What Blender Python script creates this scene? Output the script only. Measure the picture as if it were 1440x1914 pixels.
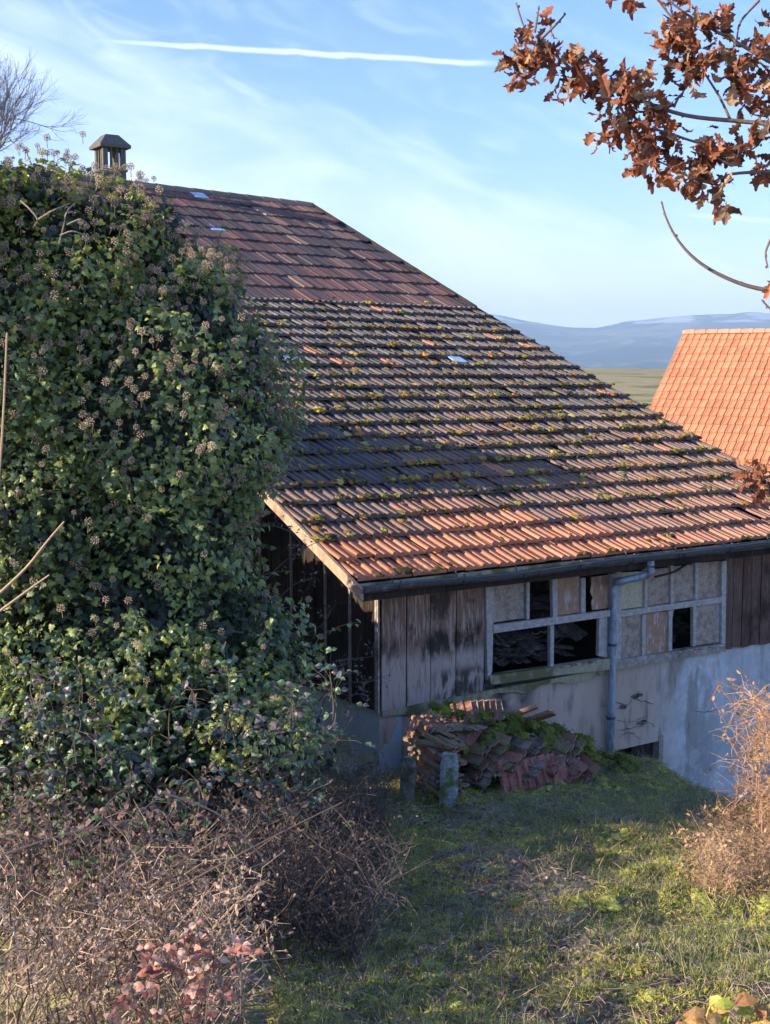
import bpy, math, random
import numpy as np
rng = np.random.default_rng(11); random.seed(11)
for o in list(bpy.data.objects): bpy.data.objects.remove(o, do_unlink=True)
S = bpy.context.scene
COL = S.collection
# ------------------------------------------------------------------ camera
F, PITCH, YAW = 2389.94, 0.11301, 0.99559          # focal in photo px, down tilt, heading from the eave direction
CX, CY, CZ = -5.950, -9.525, 1.991                  # house axes: X along eave, Y into the house, eave at z=0
cam = bpy.data.cameras.new('camera'); camo = bpy.data.objects.new('camera', cam); COL.objects.link(camo)
cam.sensor_fit = 'HORIZONTAL'; cam.sensor_width = 36; cam.lens = F/1440*36; cam.clip_start = .05; cam.clip_end = 30000
camo.location = (CX, CY, CZ); camo.rotation_euler = (math.pi/2-PITCH, 0, YAW-math.pi/2)
S.camera = camo
# ------------------------------------------------------------------ light
SUN_EL = math.radians(18); SUN_AZ = YAW+math.radians(107)    # direction to the sun, measured from +X
sv = np.array([math.cos(SUN_AZ)*math.cos(SUN_EL), math.sin(SUN_AZ)*math.cos(SUN_EL), math.sin(SUN_EL)])
sl = bpy.data.lights.new('sun', 'SUN'); so = bpy.data.objects.new('sun', sl); COL.objects.link(so)
sl.energy = 2.8; sl.angle = math.radians(.53); sl.color = (1, .82, .62)
from mathutils import Vector, Matrix
so.rotation_euler = Vector(sv).to_track_quat('Z', 'Y').to_euler()
S.view_settings.view_transform = 'Standard'; S.view_settings.look = 'None'; S.view_settings.gamma = 1
S.view_settings.exposure = 1.92
S.render.resolution_x = 770; S.render.resolution_y = 1024
fwd = np.array([math.cos(YAW)*math.cos(PITCH), math.sin(YAW)*math.cos(PITCH), -math.sin(PITCH)])
rgt = np.array([math.sin(YAW), -math.cos(YAW), 0.]); upv = np.cross(rgt, fwd)
G = np.array([math.cos(YAW), math.sin(YAW), 0.]); C = np.array([CX, CY, CZ])
def ray(x, y): return fwd+rgt*(x-720)/F-upv*(y-957)/F
def at_s(x, y, s): d = ray(x, y); return C+d*(s/(d@G))
def on(x, y, P0, n): d = ray(x, y); n = np.array(n, float); return C+d*(((np.array(P0)-C)@n)/(d@n))
def onY(x, y, Y=.45): return on(x, y, (0, Y, 0), (0, 1, 0))
def SR(s, r, z=0): return C*np.array([1, 1, 0])+G*s+rgt*r+np.array([0, 0, z])
# ------------------------------------------------------------------ sky
W = bpy.data.worlds.new('World'); S.world = W; W.use_nodes = True
nt = W.node_tree; nt.nodes.clear(); N = nt.nodes.new; Lk = nt.links.new
def nmath(nt, op, a, b=None, c=None, clamp=False):
    n = nt.nodes.new('ShaderNodeMath'); n.operation = op; n.use_clamp = clamp
    for i, v in enumerate((a, b, c)):
        if v is None: continue
        if isinstance(v, (int, float)): n.inputs[i].default_value = v
        else: nt.links.new(v, n.inputs[i])
    return n.outputs[0]
def ramp(nt, fac, a, b, ca=0., cb=1.):
    n = nt.nodes.new('ShaderNodeMapRange'); n.interpolation_type = 'SMOOTHSTEP'
    nt.links.new(fac, n.inputs[0]); n.inputs[1].default_value = a; n.inputs[2].default_value = b
    n.inputs[3].default_value = ca; n.inputs[4].default_value = cb; return n.outputs[0]
sky = N('ShaderNodeTexSky'); sky.sky_type = 'NISHITA'; sky.sun_disc = False
sky.sun_elevation = SUN_EL; sky.sun_rotation = math.pi/2-SUN_AZ
sky.air_density = 1.15; sky.dust_density = .6; sky.ozone_density = 5.0; sky.altitude = 500
tc = N('ShaderNodeTexCoord')
def wdot(v):
    n = N('ShaderNodeVectorMath'); n.operation = 'DOT_PRODUCT'; Lk(tc.outputs['Generated'], n.inputs[0]); n.inputs[1].default_value = tuple(v); return n.outputs['Value']
def gc(p, q):
    a = ray(*p); b = ray(*q); a /= np.linalg.norm(a); b /= np.linalg.norm(b); n = np.cross(a, b); n /= np.linalg.norm(n); t = b-a*(a@b); t /= np.linalg.norm(t); return n, t, a
nB, tB, aB = gc((440, 120), (1300, 440))            # upper edge of the cirrus sheet
cross = np.cross(nB, tB)
mp = N('ShaderNodeCombineXYZ')
Lk(nmath(nt, 'MULTIPLY', wdot(tB), 3.0), mp.inputs[0]); Lk(nmath(nt, 'MULTIPLY', wdot(nB), 9.0), mp.inputs[1]); Lk(nmath(nt, 'MULTIPLY', wdot(cross), 2.0), mp.inputs[2])
nz = N('ShaderNodeTexNoise'); Lk(mp.outputs[0], nz.inputs[0]); nz.inputs['Scale'].default_value = 1.6; nz.inputs['Detail'].default_value = 9; nz.inputs['Roughness'].default_value = .55; nz.inputs['Distortion'].default_value = .5
nz2 = N('ShaderNodeTexNoise'); Lk(mp.outputs[0], nz2.inputs[0]); nz2.inputs['Scale'].default_value = 5.5; nz2.inputs['Detail'].default_value = 8; nz2.inputs['Distortion'].default_value = .9
d = wdot(nB)                                       # sign fixed below: positive under the edge
sgn = 1 if (ray(600, 500)@nB) > 0 else -1
dd = nmath(nt, 'ADD', nmath(nt, 'MULTIPLY', d, sgn), nmath(nt, 'MULTIPLY', nmath(nt, 'SUBTRACT', nz2.outputs[0], .5), .07))
edge = ramp(nt, dd, -.012, .045)
body = ramp(nt, nz.outputs[0], .30, .72, .25, 1.)
fade = ramp(nt, dd, .06, .30, 1., .62)
cl = nmath(nt, 'MULTIPLY', nmath(nt, 'MULTIPLY', edge, body), fade)
cl = nmath(nt, 'MULTIPLY', cl, .72)
wisp = nmath(nt, 'MULTIPLY', ramp(nt, nz2.outputs[0], .42, .78), .16)
cl = nmath(nt, 'MAXIMUM', cl, wisp)
zc = N('ShaderNodeSeparateXYZ'); Lk(tc.outputs['Generated'], zc.inputs[0])
def trail(p, q, w, st, fa, fb):
    n, t, a = gc(p, q); dn = nmath(nt, 'ADD', wdot(n), nmath(nt, 'MULTIPLY', nmath(nt, 'SUBTRACT', nz2.outputs[0], .5), w*1.5))
    al = nmath(nt, 'ARCTAN2', wdot(t), wdot(a)); L = math.acos(min(1, (ray(*p)/np.linalg.norm(ray(*p)))@(ray(*q)/np.linalg.norm(ray(*q)))))
    m = ramp(nt, nmath(nt, 'ABSOLUTE', dn), w*.15, w, 1., 0.)
    m = nmath(nt, 'MULTIPLY', m, ramp(nt, al, -L*fa, L*fa)); m = nmath(nt, 'MULTIPLY', m, ramp(nt, al, L*(1-fb), L*(1+fb*.3), 1., 0.))
    return nmath(nt, 'MULTIPLY', m, st)
tr = nmath(nt, 'MAXIMUM', trail((185, 76), (935, 119), .0030, .62, .25, .1), trail((1290, 402), (1600, 420), .0026, .40, .15, .1))
tr = nmath(nt, 'MAXIMUM', tr, trail((-300, 110), (900, 84), .006, .0, .1, .6))
cl = nmath(nt, 'MAXIMUM', cl, tr)
hz = ramp(nt, zc.outputs[2], .0, .13, .42, 0.)
mix = N('ShaderNodeMix'); mix.data_type = 'RGBA'
hs = N('ShaderNodeHueSaturation'); Lk(sky.outputs[0], hs.inputs['Color']); hs.inputs['Saturation'].default_value = 1.08
Lk(cl, mix.inputs[0]); tn = N('ShaderNodeMix'); tn.data_type = 'RGBA'; tn.blend_type = 'MULTIPLY'; tn.inputs[0].default_value = 1.; Lk(hs.outputs[0], tn.inputs[6]); tn.inputs[7].default_value = (1.06, .84, .97, 1); Lk(tn.outputs[2], mix.inputs[6]); mix.inputs[7].default_value = (4.3, 4.75, 5.6, 1)
mix2 = N('ShaderNodeMix'); mix2.data_type = 'RGBA'; Lk(hz, mix2.inputs[0]); Lk(mix.outputs[2], mix2.inputs[6]); mix2.inputs[7].default_value = (4.1, 4.4, 5.3, 1)
bg = N('ShaderNodeBackground'); Lk(mix2.outputs[2], bg.inputs[0]); bg.inputs[1].default_value = .092
wo = N('ShaderNodeOutputWorld'); Lk(bg.outputs[0], wo.inputs[0])

# ------------------------------------------------------------------ mesh builder
class MB:
    def __init__(s): s.V = []; s.F = {}; s.Cc = []; s.M = {}; s.n = 0
    def add(s, V, F, col=(1, 1, 1), mi=0):
        V = np.asarray(V, float).reshape(-1, 3); F = np.asarray(F, np.int64)
        c = np.asarray(col, float); c = np.broadcast_to(c, (len(V), 3)) if c.ndim == 1 else c
        s.V.append(V); s.Cc.append(c); k = F.shape[1]
        s.F.setdefault(k, []).append(F+s.n); s.M.setdefault(k, []).append(np.full(len(F), mi)); s.n += len(V); return s
    def box(s, lo, hi, col=(1, 1, 1), mi=0, M=None):
        x0, y0, z0 = lo; x1, y1, z1 = hi
        V = np.array([(x0,y0,z0),(x1,y0,z0),(x1,y1,z0),(x0,y1,z0),(x0,y0,z1),(x1,y0,z1),(x1,y1,z1),(x0,y1,z1)], float)
        if M is not None: V = V@M[0].T+M[1]
        return s.add(V, [(0,3,2,1),(4,5,6,7),(0,1,5,4),(1,2,6,5),(2,3,7,6),(3,0,4,7)], col, mi)
    def prism(s, P, off, col=(1, 1, 1), mi=0):
        P = np.asarray(P, float); k = len(P); off = np.asarray(off, float)
        s.add(np.vstack([P, P+off]), [(i, (i+1) % k, k+(i+1) % k, k+i) for i in range(k)], col, mi)
        b = s.n-2*k
        for idx in (list(range(k))[::-1], list(range(k, 2*k))): s.F.setdefault(k, []).append(np.array([idx])+b); s.M.setdefault(k, []).append(np.array([mi]))
        return s
    def tube(s, P, r, k=5, col=(1, 1, 1), mi=0, cap=True):
        P = np.asarray(P, float); n = len(P); r = np.broadcast_to(np.asarray(r, float), (n,))
        T = np.gradient(P, axis=0); T /= np.linalg.norm(T, axis=1, keepdims=True)+1e-12
        ref = np.array([0, 0, 1.]) if abs(T[:, 2]).mean() < .8 else np.array([1., 0, 0])
        A = np.cross(T, ref); A /= np.linalg.norm(A, axis=1, keepdims=True)+1e-12; B = np.cross(T, A)
        a = np.arange(k)*2*math.pi/k
        V = P[:, None]+r[:, None, None]*(np.cos(a)[None, :, None]*A[:, None]+np.sin(a)[None, :, None]*B[:, None])
        i = np.arange(n-1)[:, None]*k; j = np.arange(k)[None]; j2 = (j+1) % k
        Fq = np.stack([i+j, i+j2, i+k+j2, i+k+j], -1).reshape(-1, 4)
        s.add(V.reshape(-1, 3), Fq, col, mi)
        if cap and k > 2:
            b = s.n-n*k
            for idx in (list(range(k)), list(range((n-1)*k, n*k))[::-1]): s.F.setdefault(k, []).append(np.array([idx])+b); s.M.setdefault(k, []).append(np.array([mi]))
        return s
    def scatter(s, tV, tF, pos, R, col, mi=0):
        # tV k x3, R n x3x3 (columns = axes, includes scale)
        n = len(pos)
        if n == 0: return s
        V = np.einsum('nij,kj->nki', R, tV)+pos[:, None]
        Fx = (np.asarray(tF)[None]+(np.arange(n)*len(tV))[:, None, None]).reshape(-1, len(tF[0]))
        c = np.repeat(np.broadcast_to(col, (n, 3)), len(tV), axis=0)
        return s.add(V.reshape(-1, 3), Fx, c, mi)
    def build(s, name, mats, parent=None, smooth=False):
        me = bpy.data.meshes.new(name); V = np.concatenate(s.V); me.vertices.add(len(V)); me.vertices.foreach_set('co', V.ravel())
        lv = []; lt = []; mi = []
        for k in s.F:
            f = np.concatenate(s.F[k]); lv.append(f.ravel()); lt.append(np.full(len(f), k)); mi.append(np.concatenate(s.M[k]))
        lv = np.concatenate(lv); lt = np.concatenate(lt); mi = np.concatenate(mi)
        me.loops.add(len(lv)); me.loops.foreach_set('vertex_index', lv)
        me.polygons.add(len(lt)); me.polygons.foreach_set('loop_start', np.concatenate([[0], np.cumsum(lt)[:-1]])); me.polygons.foreach_set('loop_total', lt)
        me.polygons.foreach_set('material_index', mi)
        me.polygons.foreach_set('use_smooth', np.full(len(lt), bool(smooth)))
        at = me.attributes.new('Col', 'FLOAT_COLOR', 'POINT'); cc = np.ones((len(V), 4)); cc[:, :3] = np.concatenate(s.Cc); at.data.foreach_set('color', cc.ravel())
        for m in (mats if isinstance(mats, (list, tuple)) else [mats]): me.materials.append(m)
        me.update(calc_edges=True); me.validate()
        o = bpy.data.objects.new(name, me); COL.objects.link(o)
        if parent is not None:
            o.parent = parent; o.matrix_parent_inverse = Matrix.Identity(4)
            q = parent; off = Vector((0, 0, 0))
            while q is not None: off += q.location; q = q.parent
            o.location = -off
        return o
def tag(o, label=None, cat=None, group=None, kind=None):
    if label: o['label'] = label
    if cat: o['category'] = cat
    if group: o['group'] = group
    if kind: o['kind'] = kind
    return o
def empty(name, loc, label, cat, group=None):
    o = bpy.data.objects.new(name, None); COL.objects.link(o); o.location = tuple(float(v) for v in loc); o.empty_display_size = .1
    return tag(o, label, cat, group)
def frames(nrm, tip, scale, jit=0.):
    n = nrm+rng.normal(0, jit, nrm.shape); n /= np.linalg.norm(n, axis=1, keepdims=True)
    t = tip-n*(tip*n).sum(1, keepdims=True); t /= np.linalg.norm(t, axis=1, keepdims=True)+1e-9
    x = np.cross(t, n); sc = np.asarray(scale)
    if sc.ndim == 1: sc = np.repeat(sc[:, None], 3, 1)
    return np.stack([x*sc[:, :1], t*sc[:, 1:2], n*sc[:, 2:3]], -1)
def mixc(a, b, n, p=1.): t = rng.random((n, 1))**p; return np.array(a)*(1-t)+np.array(b)*t
def pick(cols, w, n):
    i = rng.choice(len(cols), n, p=np.array(w)/sum(w)); return np.array(cols)[i]*(.75+.5*rng.random((n, 1)))
def vnoise(P, seed=0, sc=1.):
    # cheap smooth 3-D value noise
    P = np.asarray(P)*sc; i = np.floor(P).astype(int); f = P-i; f = f*f*(3-2*f); out = 0
    def h(a):
        v = np.sin(a[..., 0]*127.1+a[..., 1]*311.7+a[..., 2]*74.7+seed*13.7)*43758.5453; return v-np.floor(v)
    for dx in (0, 1):
        for dy in (0, 1):
            for dz in (0, 1):
                w = (f[..., 0] if dx else 1-f[..., 0])*(f[..., 1] if dy else 1-f[..., 1])*(f[..., 2] if dz else 1-f[..., 2])
                out = out+w*h(i+np.array([dx, dy, dz]))
    return out
def smooth(P, n=6):
    P = np.array(P, float); out = []
    for i in range(len(P)-1):
        p0, p1_, p2_, p3 = P[max(i-1, 0)], P[i], P[i+1], P[min(i+2, len(P)-1)]
        for t in np.arange(n)/n: out.append(.5*((2*p1_)+(-p0+p2_)*t+(2*p0-5*p1_+4*p2_-p3)*t*t+(-p0+3*p1_-3*p2_+p3)*t**3))
    return np.array(out+[P[-1]])
RND = lambda a: float(rng.uniform(-a, a))
# ------------------------------------------------------------------ materials
def mat(name, col=None, rough=.8, var=.25, nscale=8., stretch=(1, 1, 1), bump=.3, bscale=None, spec=.3, trans=0., metal=0., col2=None, lo=.4, hi=.65, bdist=.02):
    m = bpy.data.materials.new(name); m.use_nodes = True; t = m.node_tree; t.nodes.clear(); n = t.nodes.new; k = t.links.new
    b = n('ShaderNodeBsdfPrincipled'); out = n('ShaderNodeOutputMaterial')
    b.inputs['Roughness'].default_value = rough; b.inputs['Specular IOR Level'].default_value = spec; b.inputs['Metallic'].default_value = metal
    if col is None: a = n('ShaderNodeAttribute'); a.attribute_name = 'Col'; base = a.outputs['Color']
    else: a = n('ShaderNodeRGB'); a.outputs[0].default_value = (*col, 1); at_ = n('ShaderNodeAttribute'); at_.attribute_name = 'Col'; mc = n('ShaderNodeMix'); mc.data_type = 'RGBA'; mc.blend_type = 'MULTIPLY'; mc.inputs[0].default_value = 1.; k(a.outputs[0], mc.inputs[6]); k(at_.outputs['Color'], mc.inputs[7]); base = mc.outputs[2]
    g = n('ShaderNodeNewGeometry'); mp = n('ShaderNodeMapping'); k(g.outputs['Position'], mp.inputs[0]); mp.inputs['Scale'].default_value = stretch
    z = n('ShaderNodeTexNoise'); k(mp.outputs[0], z.inputs[0]); z.inputs['Scale'].default_value = nscale; z.inputs['Detail'].default_value = 8; z.inputs['Roughness'].default_value = .62
    if col2 is not None:
        mx = n('ShaderNodeMix'); mx.data_type = 'RGBA'; k(ramp(t, z.outputs[0], lo, hi), mx.inputs[0]); k(base, mx.inputs[6]); mx.inputs[7].default_value = (*col2, 1); base = mx.outputs[2]
    if var:
        z2 = n('ShaderNodeTexNoise'); k(mp.outputs[0], z2.inputs[0]); z2.inputs['Scale'].default_value = nscale*3.7; z2.inputs['Detail'].default_value = 6
        hv = n('ShaderNodeMix'); hv.data_type = 'RGBA'; hv.blend_type = 'MULTIPLY'; hv.inputs[0].default_value = 1.; k(base, hv.inputs[6])
        f = nmath(t, 'MULTIPLY_ADD', nmath(t, 'SUBTRACT', z2.outputs[0], .5), var*4, 1.); cb = n('ShaderNodeCombineColor')
        for q in range(3): k(f, cb.inputs[q])
        k(cb.outputs[0], hv.inputs[7]); base = hv.outputs[2]
    k(base, b.inputs['Base Color'])
    if bump:
        z3 = n('ShaderNodeTexNoise'); k(mp.outputs[0], z3.inputs[0]); z3.inputs['Scale'].default_value = bscale or nscale*6; z3.inputs['Detail'].default_value = 7
        bp = n('ShaderNodeBump'); bp.inputs['Strength'].default_value = bump; bp.inputs['Distance'].default_value = bdist; k(z3.outputs[0], bp.inputs['Height']); k(bp.outputs[0], b.inputs['Normal'])
    if trans:
        tb = n('ShaderNodeBsdfTranslucent'); k(base, tb.inputs[0]); ms = n('ShaderNodeMixShader'); ms.inputs[0].default_value = trans; k(b.outputs[0], ms.inputs[1]); k(tb.outputs[0], ms.inputs[2]); k(ms.outputs[0], out.inputs[0])
    else: k(b.outputs[0], out.inputs[0])
    m['p'] = 1; return m
def base_of(m):
    b = [x for x in m.node_tree.nodes if x.type == 'BSDF_PRINCIPLED'][0]; return b
def stain(m, col, nscale, stretch, lo, hi, amt=1., off=(0, 0, 0), mask=None):
    # a further stain layer with its own shape over the base colour; mask(t, pos_socket) may confine it
    t = m.node_tree; n = t.nodes.new; k = t.links.new; b = base_of(m); src = b.inputs['Base Color'].links[0].from_socket
    g = n('ShaderNodeNewGeometry'); mp = n('ShaderNodeMapping'); k(g.outputs['Position'], mp.inputs[0]); mp.inputs['Scale'].default_value = stretch; mp.inputs['Location'].default_value = off
    z = n('ShaderNodeTexNoise'); k(mp.outputs[0], z.inputs[0]); z.inputs['Scale'].default_value = nscale; z.inputs['Detail'].default_value = 9; z.inputs['Roughness'].default_value = .6
    f = nmath(t, 'MULTIPLY', ramp(t, z.outputs[0], lo, hi), amt)
    if mask is not None:
        sx = n('ShaderNodeSeparateXYZ'); k(g.outputs['Position'], sx.inputs[0]); f = nmath(t, 'MULTIPLY', f, mask(t, sx.outputs))
    mx = n('ShaderNodeMix'); mx.data_type = 'RGBA'; k(f, mx.inputs[0]); k(src, mx.inputs[6]); mx.inputs[7].default_value = (*col, 1)
    k(mx.outputs[2], b.inputs['Base Color']); return m
M = {}
M['tile'] = stain(mat('clay_tile', None, .85, .22, 14, bump=.5, bscale=60, spec=.15, bdist=.006), (.30, .29, .25), 9, (1, 1, 1), .60, .72, .5)
M['tile_new'] = mat('new_clay_tile', None, .75, .16, 1.2, bump=.15, spec=.2, bdist=.005)
M['moss'] = mat('moss', None, 1., .45, 40, bump=1., bscale=160, spec=.05, bdist=.01)
M['ivy'] = mat('ivy_leaf', None, .42, .15, 30, bump=0, spec=.5, trans=.28)
M['leaf'] = mat('dry_leaf', None, .7, .25, 25, bump=0, spec=.2, trans=.35)
M['oak'] = mat('oak_leaf', None, .65, .3, 40, bump=.3, bscale=90, spec=.25, trans=.35)
M['twig'] = mat('twig', None, .9, .25, 30, bump=0, spec=.1)
M['bark'] = mat('bark', (.13, .10, .075), .95, .35, 12, (1, 1, .3), bump=.8, bscale=40, spec=.1)
M['head'] = mat('seed_head', None, .9, .3, 60, bump=0, spec=.1)
M['grass'] = mat('grass_blade', None, .7, .1, 10, bump=0, spec=.2, trans=.3)
M['zinc'] = mat('zinc', (.34, .40, .48), .5, .25, 9, (1, 1, .35), bump=.15, spec=.5, metal=.35, col2=(.11, .12, .14), lo=.45, hi=.7)
M['gutter'] = mat('old_gutter', (.085, .085, .092), .6, .3, 7, bump=.25, spec=.5, metal=.3, col2=(.22, .22, .22), lo=.58, hi=.72)
M['concrete'] = mat('old_concrete', (.125, .12, .115), .95, .3, 8, bump=.6, bscale=50, spec=.1, col2=(.13, .14, .07), lo=.5, hi=.68)
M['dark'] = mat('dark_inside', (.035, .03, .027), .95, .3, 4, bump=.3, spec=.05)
M['glass_tile'] = mat('pale_glass_tile', (.42, .60, .78), .18, .1, 20, bump=.2, spec=.8)  # blue base colour paints the sky reflected in the glass
M['cable'] = mat('cable', (.02, .02, .02), .6, .1, 20, bump=0)
def boardstain(m):
    zr = lambda t, o, a, b: ramp(t, o[2], a, b)
    stain(m, (.46, .39, .35), 3.2, (6, 6, 1.2), .30, .52, .95, (1, 0, 2), lambda t, o: ramp(t, o[2], -.85, -.62, 1., 0.))
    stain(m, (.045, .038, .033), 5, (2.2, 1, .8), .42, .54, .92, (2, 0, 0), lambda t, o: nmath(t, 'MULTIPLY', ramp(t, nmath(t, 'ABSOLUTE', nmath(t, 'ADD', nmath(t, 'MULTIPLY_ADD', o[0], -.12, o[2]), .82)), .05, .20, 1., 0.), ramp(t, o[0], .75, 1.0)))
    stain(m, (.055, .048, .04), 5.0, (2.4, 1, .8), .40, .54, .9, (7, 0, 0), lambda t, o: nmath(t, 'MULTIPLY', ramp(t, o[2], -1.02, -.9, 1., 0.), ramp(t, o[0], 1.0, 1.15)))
    return m
def wood(name, base, grey, dark, lo=.42, hi=.6, dl=.52, dh=.66, st=(9, 9, .8)):
    m = mat(name, base, .9, .22, 4, st, bump=.9, bscale=14, spec=.1, col2=grey, lo=lo, hi=hi, bdist=.012)
    stain(m, dark, 2.6, (1, 1, .7), dl, dh, .9, (3, 1, 5)); return m
M['board'] = wood('weathered_boards', (.25, .155, .115), (.44, .35, .30), (.06, .045, .04), .48, .60, .55, .64); boardstain(M['board'])
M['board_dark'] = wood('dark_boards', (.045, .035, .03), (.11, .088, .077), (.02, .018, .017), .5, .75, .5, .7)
M['board_red'] = wood('brown_boards', (.15, .09, .072), (.30, .24, .22), (.05, .034, .03), .52, .72, .5, .66)
M['frame'] = wood('grey_window_wood', (.40, .37, .34), (.52, .49, .46), (.18, .16, .12), .4, .6, .60, .74, (5, 5, 5))
M['frame_dark'] = wood('brown_window_wood', (.32, .27, .23), (.46, .43, .40), (.10, .08, .07), .45, .65, .55, .7, (5, 5, 5))
M['sill'] = wood('mossy_sill', (.36, .33, .24), (.42, .38, .22), (.14, .13, .06), .45, .6, .48, .6, (3, 3, 3))
M['trim'] = wood('pale_verge_board', (.38, .27, .18), (.44, .34, .25), (.16, .11, .08), .4, .6, .56, .7, (4, 4, 4))
# plaster of the front wall: brown-grey and streaked at the left, blue-grey render at the right
pm = mat('grey_render', (.62, .635, .65), .95, .16, 3, bump=.5, bscale=45, spec=.1, col2=(.50, .52, .54), lo=.42, hi=.66, bdist=.01)
stain(pm, (.27, .24, .22), 2.2, (1, 1, .45), .44, .56, .85, (2, 0, 3), lambda t, o: ramp(t, o[0], 4.4, 5.4, 1., .3))
stain(pm, (.52, .40, .32), 1.1, (1, 1, .5), .18, .36, .92, (0, 0, 0), lambda t, o: ramp(t, o[0], 4.5, 4.0, 0., 1.) if False else ramp(t, o[0], 3.9, 4.7, 1., 0.))
stain(pm, (.18, .16, .145), 9, (1, 1, .2), .50, .72, .8, (1, 1, 1), lambda t, o: ramp(t, o[0], 4.2, 5.6, 1., .45))
stain(pm, (.045, .05, .06), 2.0, (1, 1, 1.4), .40, .55, .9, (5, 0, 0), lambda t, o: nmath(t, 'MULTIPLY', ramp(t, nmath(t, 'ABSOLUTE', nmath(t, 'SUBTRACT', o[0], 2.05)), .12, .4, 1., 0.), ramp(t, o[2], -1.65, -1.4)))
stain(pm, (.52, .50, .47), 3.6, (1, 1, 1), .60, .66, .8, (8, 3, 0), lambda t, o: ramp(t, o[0], 3.2, 3.5))
M['render'] = pm
gm = mat('shade_blue_render', (.50, .60, .65), .95, .12, 3, bump=.4, bscale=50, spec=.1, col2=(.38, .49, .55), lo=.4, hi=.7, bdist=.008)  # blue in the base colour paints skylit shade on the render
stain(gm, (.34, .35, .14), 4, (1, 1, 1), .38, .62, .9, (0, 0, 0), lambda t, o: ramp(t, o[2], -1.45, -1.85, 0., 1.) if False else ramp(t, o[2], -1.9, -1.5, 1., 0.))
M['render_side'] = gm
pn = mat('dusty_pane', (.44, .36, .31), .38, .35, 12, bump=.25, bscale=70, spec=.5, col2=(.28, .20, .165), lo=.42, hi=.66, trans=.15, bdist=.004)
M['pane'] = pn
pb = mat('yellowed_pane', (.56, .51, .38), .4, .3, 12, bump=.25, bscale=70, spec=.5, col2=(.50, .44, .30), lo=.42, hi=.66, trans=.15, bdist=.004)
M['pane_yellow'] = pb
po = mat('brown_sheet', (.42, .25, .17), .5, .3, 8, (2, 2, .5), bump=.2, spec=.4, col2=(.56, .50, .45), lo=.5, hi=.62, trans=.15)
M['pane_brown'] = po

# ------------------------------------------------------------------ ground
def sr_of(P): v = P[..., :2]-C[:2]; return v@G[:2], v@rgt[:2]
def sstep(x, a, b): t = np.clip((x-a)/(b-a), 0, 1); return t*t*(3-2*t)
def gz(P):
    P = np.asarray(P, float); s, r = sr_of(P); Q = np.concatenate([P[..., :2], np.zeros(P[..., :1].shape)], -1)
    z = -.10-.155*np.clip(s, -4, 14.)
    e = ((P[..., 0]-3.62)-.47*(P[..., 1]-.45))/1.1+.25*(vnoise(Q, 3, 1.7)-.5)
    near = 1-sstep(s, 16, 30)
    z = z-1.35*sstep(e, 0, 1.1)*near
    z = z+.14*(vnoise(Q, 1, 1.3)-.5)*near+.10*(vnoise(Q, 2, 4.)-.5)*near+.06*(vnoise(Q, 5, 10.)-.5)*near
    zf = np.interp(s, [14, 30, 120, 250, 400, 600, 1500, 4500], [-2.3, -5, -1.6, 1.0, 2.1, -6, -60, -80])
    zf = zf+np.where(s > 60, np.clip(r, -200, 400)*-.006*sstep(s, 60, 350)*(1-sstep(s, 500, 1500)), 0)
    return np.where(s > 16, zf, z) if np.ndim(z) == 0 else z*(1-sstep(s, 14, 18))+zf*sstep(s, 14, 18)
ss = np.concatenate([np.linspace(-40, 3.5, 14, endpoint=False), np.arange(3.5, 15, .055), 15*1.075**np.arange(0, 80)])
rp = np.concatenate([np.arange(0, 5, .055), 5*1.1**np.arange(0, 73)]); rs_ = np.concatenate([-rp[:0:-1], rp])
SS, RR = np.meshgrid(ss, rs_, indexing='ij')
P = C[:2][None, None]+SS[..., None]*G[:2]+RR[..., None]*rgt[:2]; P = np.concatenate([P, np.zeros(P.shape[:2]+(1,))], -1)
P[..., 2] = gz(P); nr_, nc_ = SS.shape
i = (np.arange(nr_-1)[:, None]*nc_+np.arange(nc_-1)[None]).ravel(); FQ = np.stack([i, i+1, i+nc_+1, i+nc_], 1)[:, ::-1]
gmat = mat('ground_soil', (.25, .205, .155), 1., .4, 5, bump=1., bscale=50, spec=.05, col2=(.28, .29, .11), lo=.40, hi=.60, bdist=.03)
stain(gmat, (.26, .22, .17), 16, (1, 1, 1), .52, .64, .8, (4, 4, 0))
_farmask = lambda t, o: ramp(t, nmath(t, 'ADD', nmath(t, 'MULTIPLY', o[0], float(G[0])), nmath(t, 'MULTIPLY', o[1], float(G[1]))), 20., 40.)
stain(gmat, (.40, .34, .17), .03, (1, 1, 1), .0, .1, 1., (0, 0, 0), _farmask)
stain(gmat, (.34, .29, .16), .35, (1, 3, 1), .46, .56, .9, (0, 0, 0), _farmask)
stain(gmat, (.14, .155, .07), .09, (1, 1, 1), .52, .60, .7, (9, 0, 0), _farmask)
tag(MB().add(P.reshape(-1, 3), FQ).build('ground', gmat, smooth=True), kind='structure')
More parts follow.
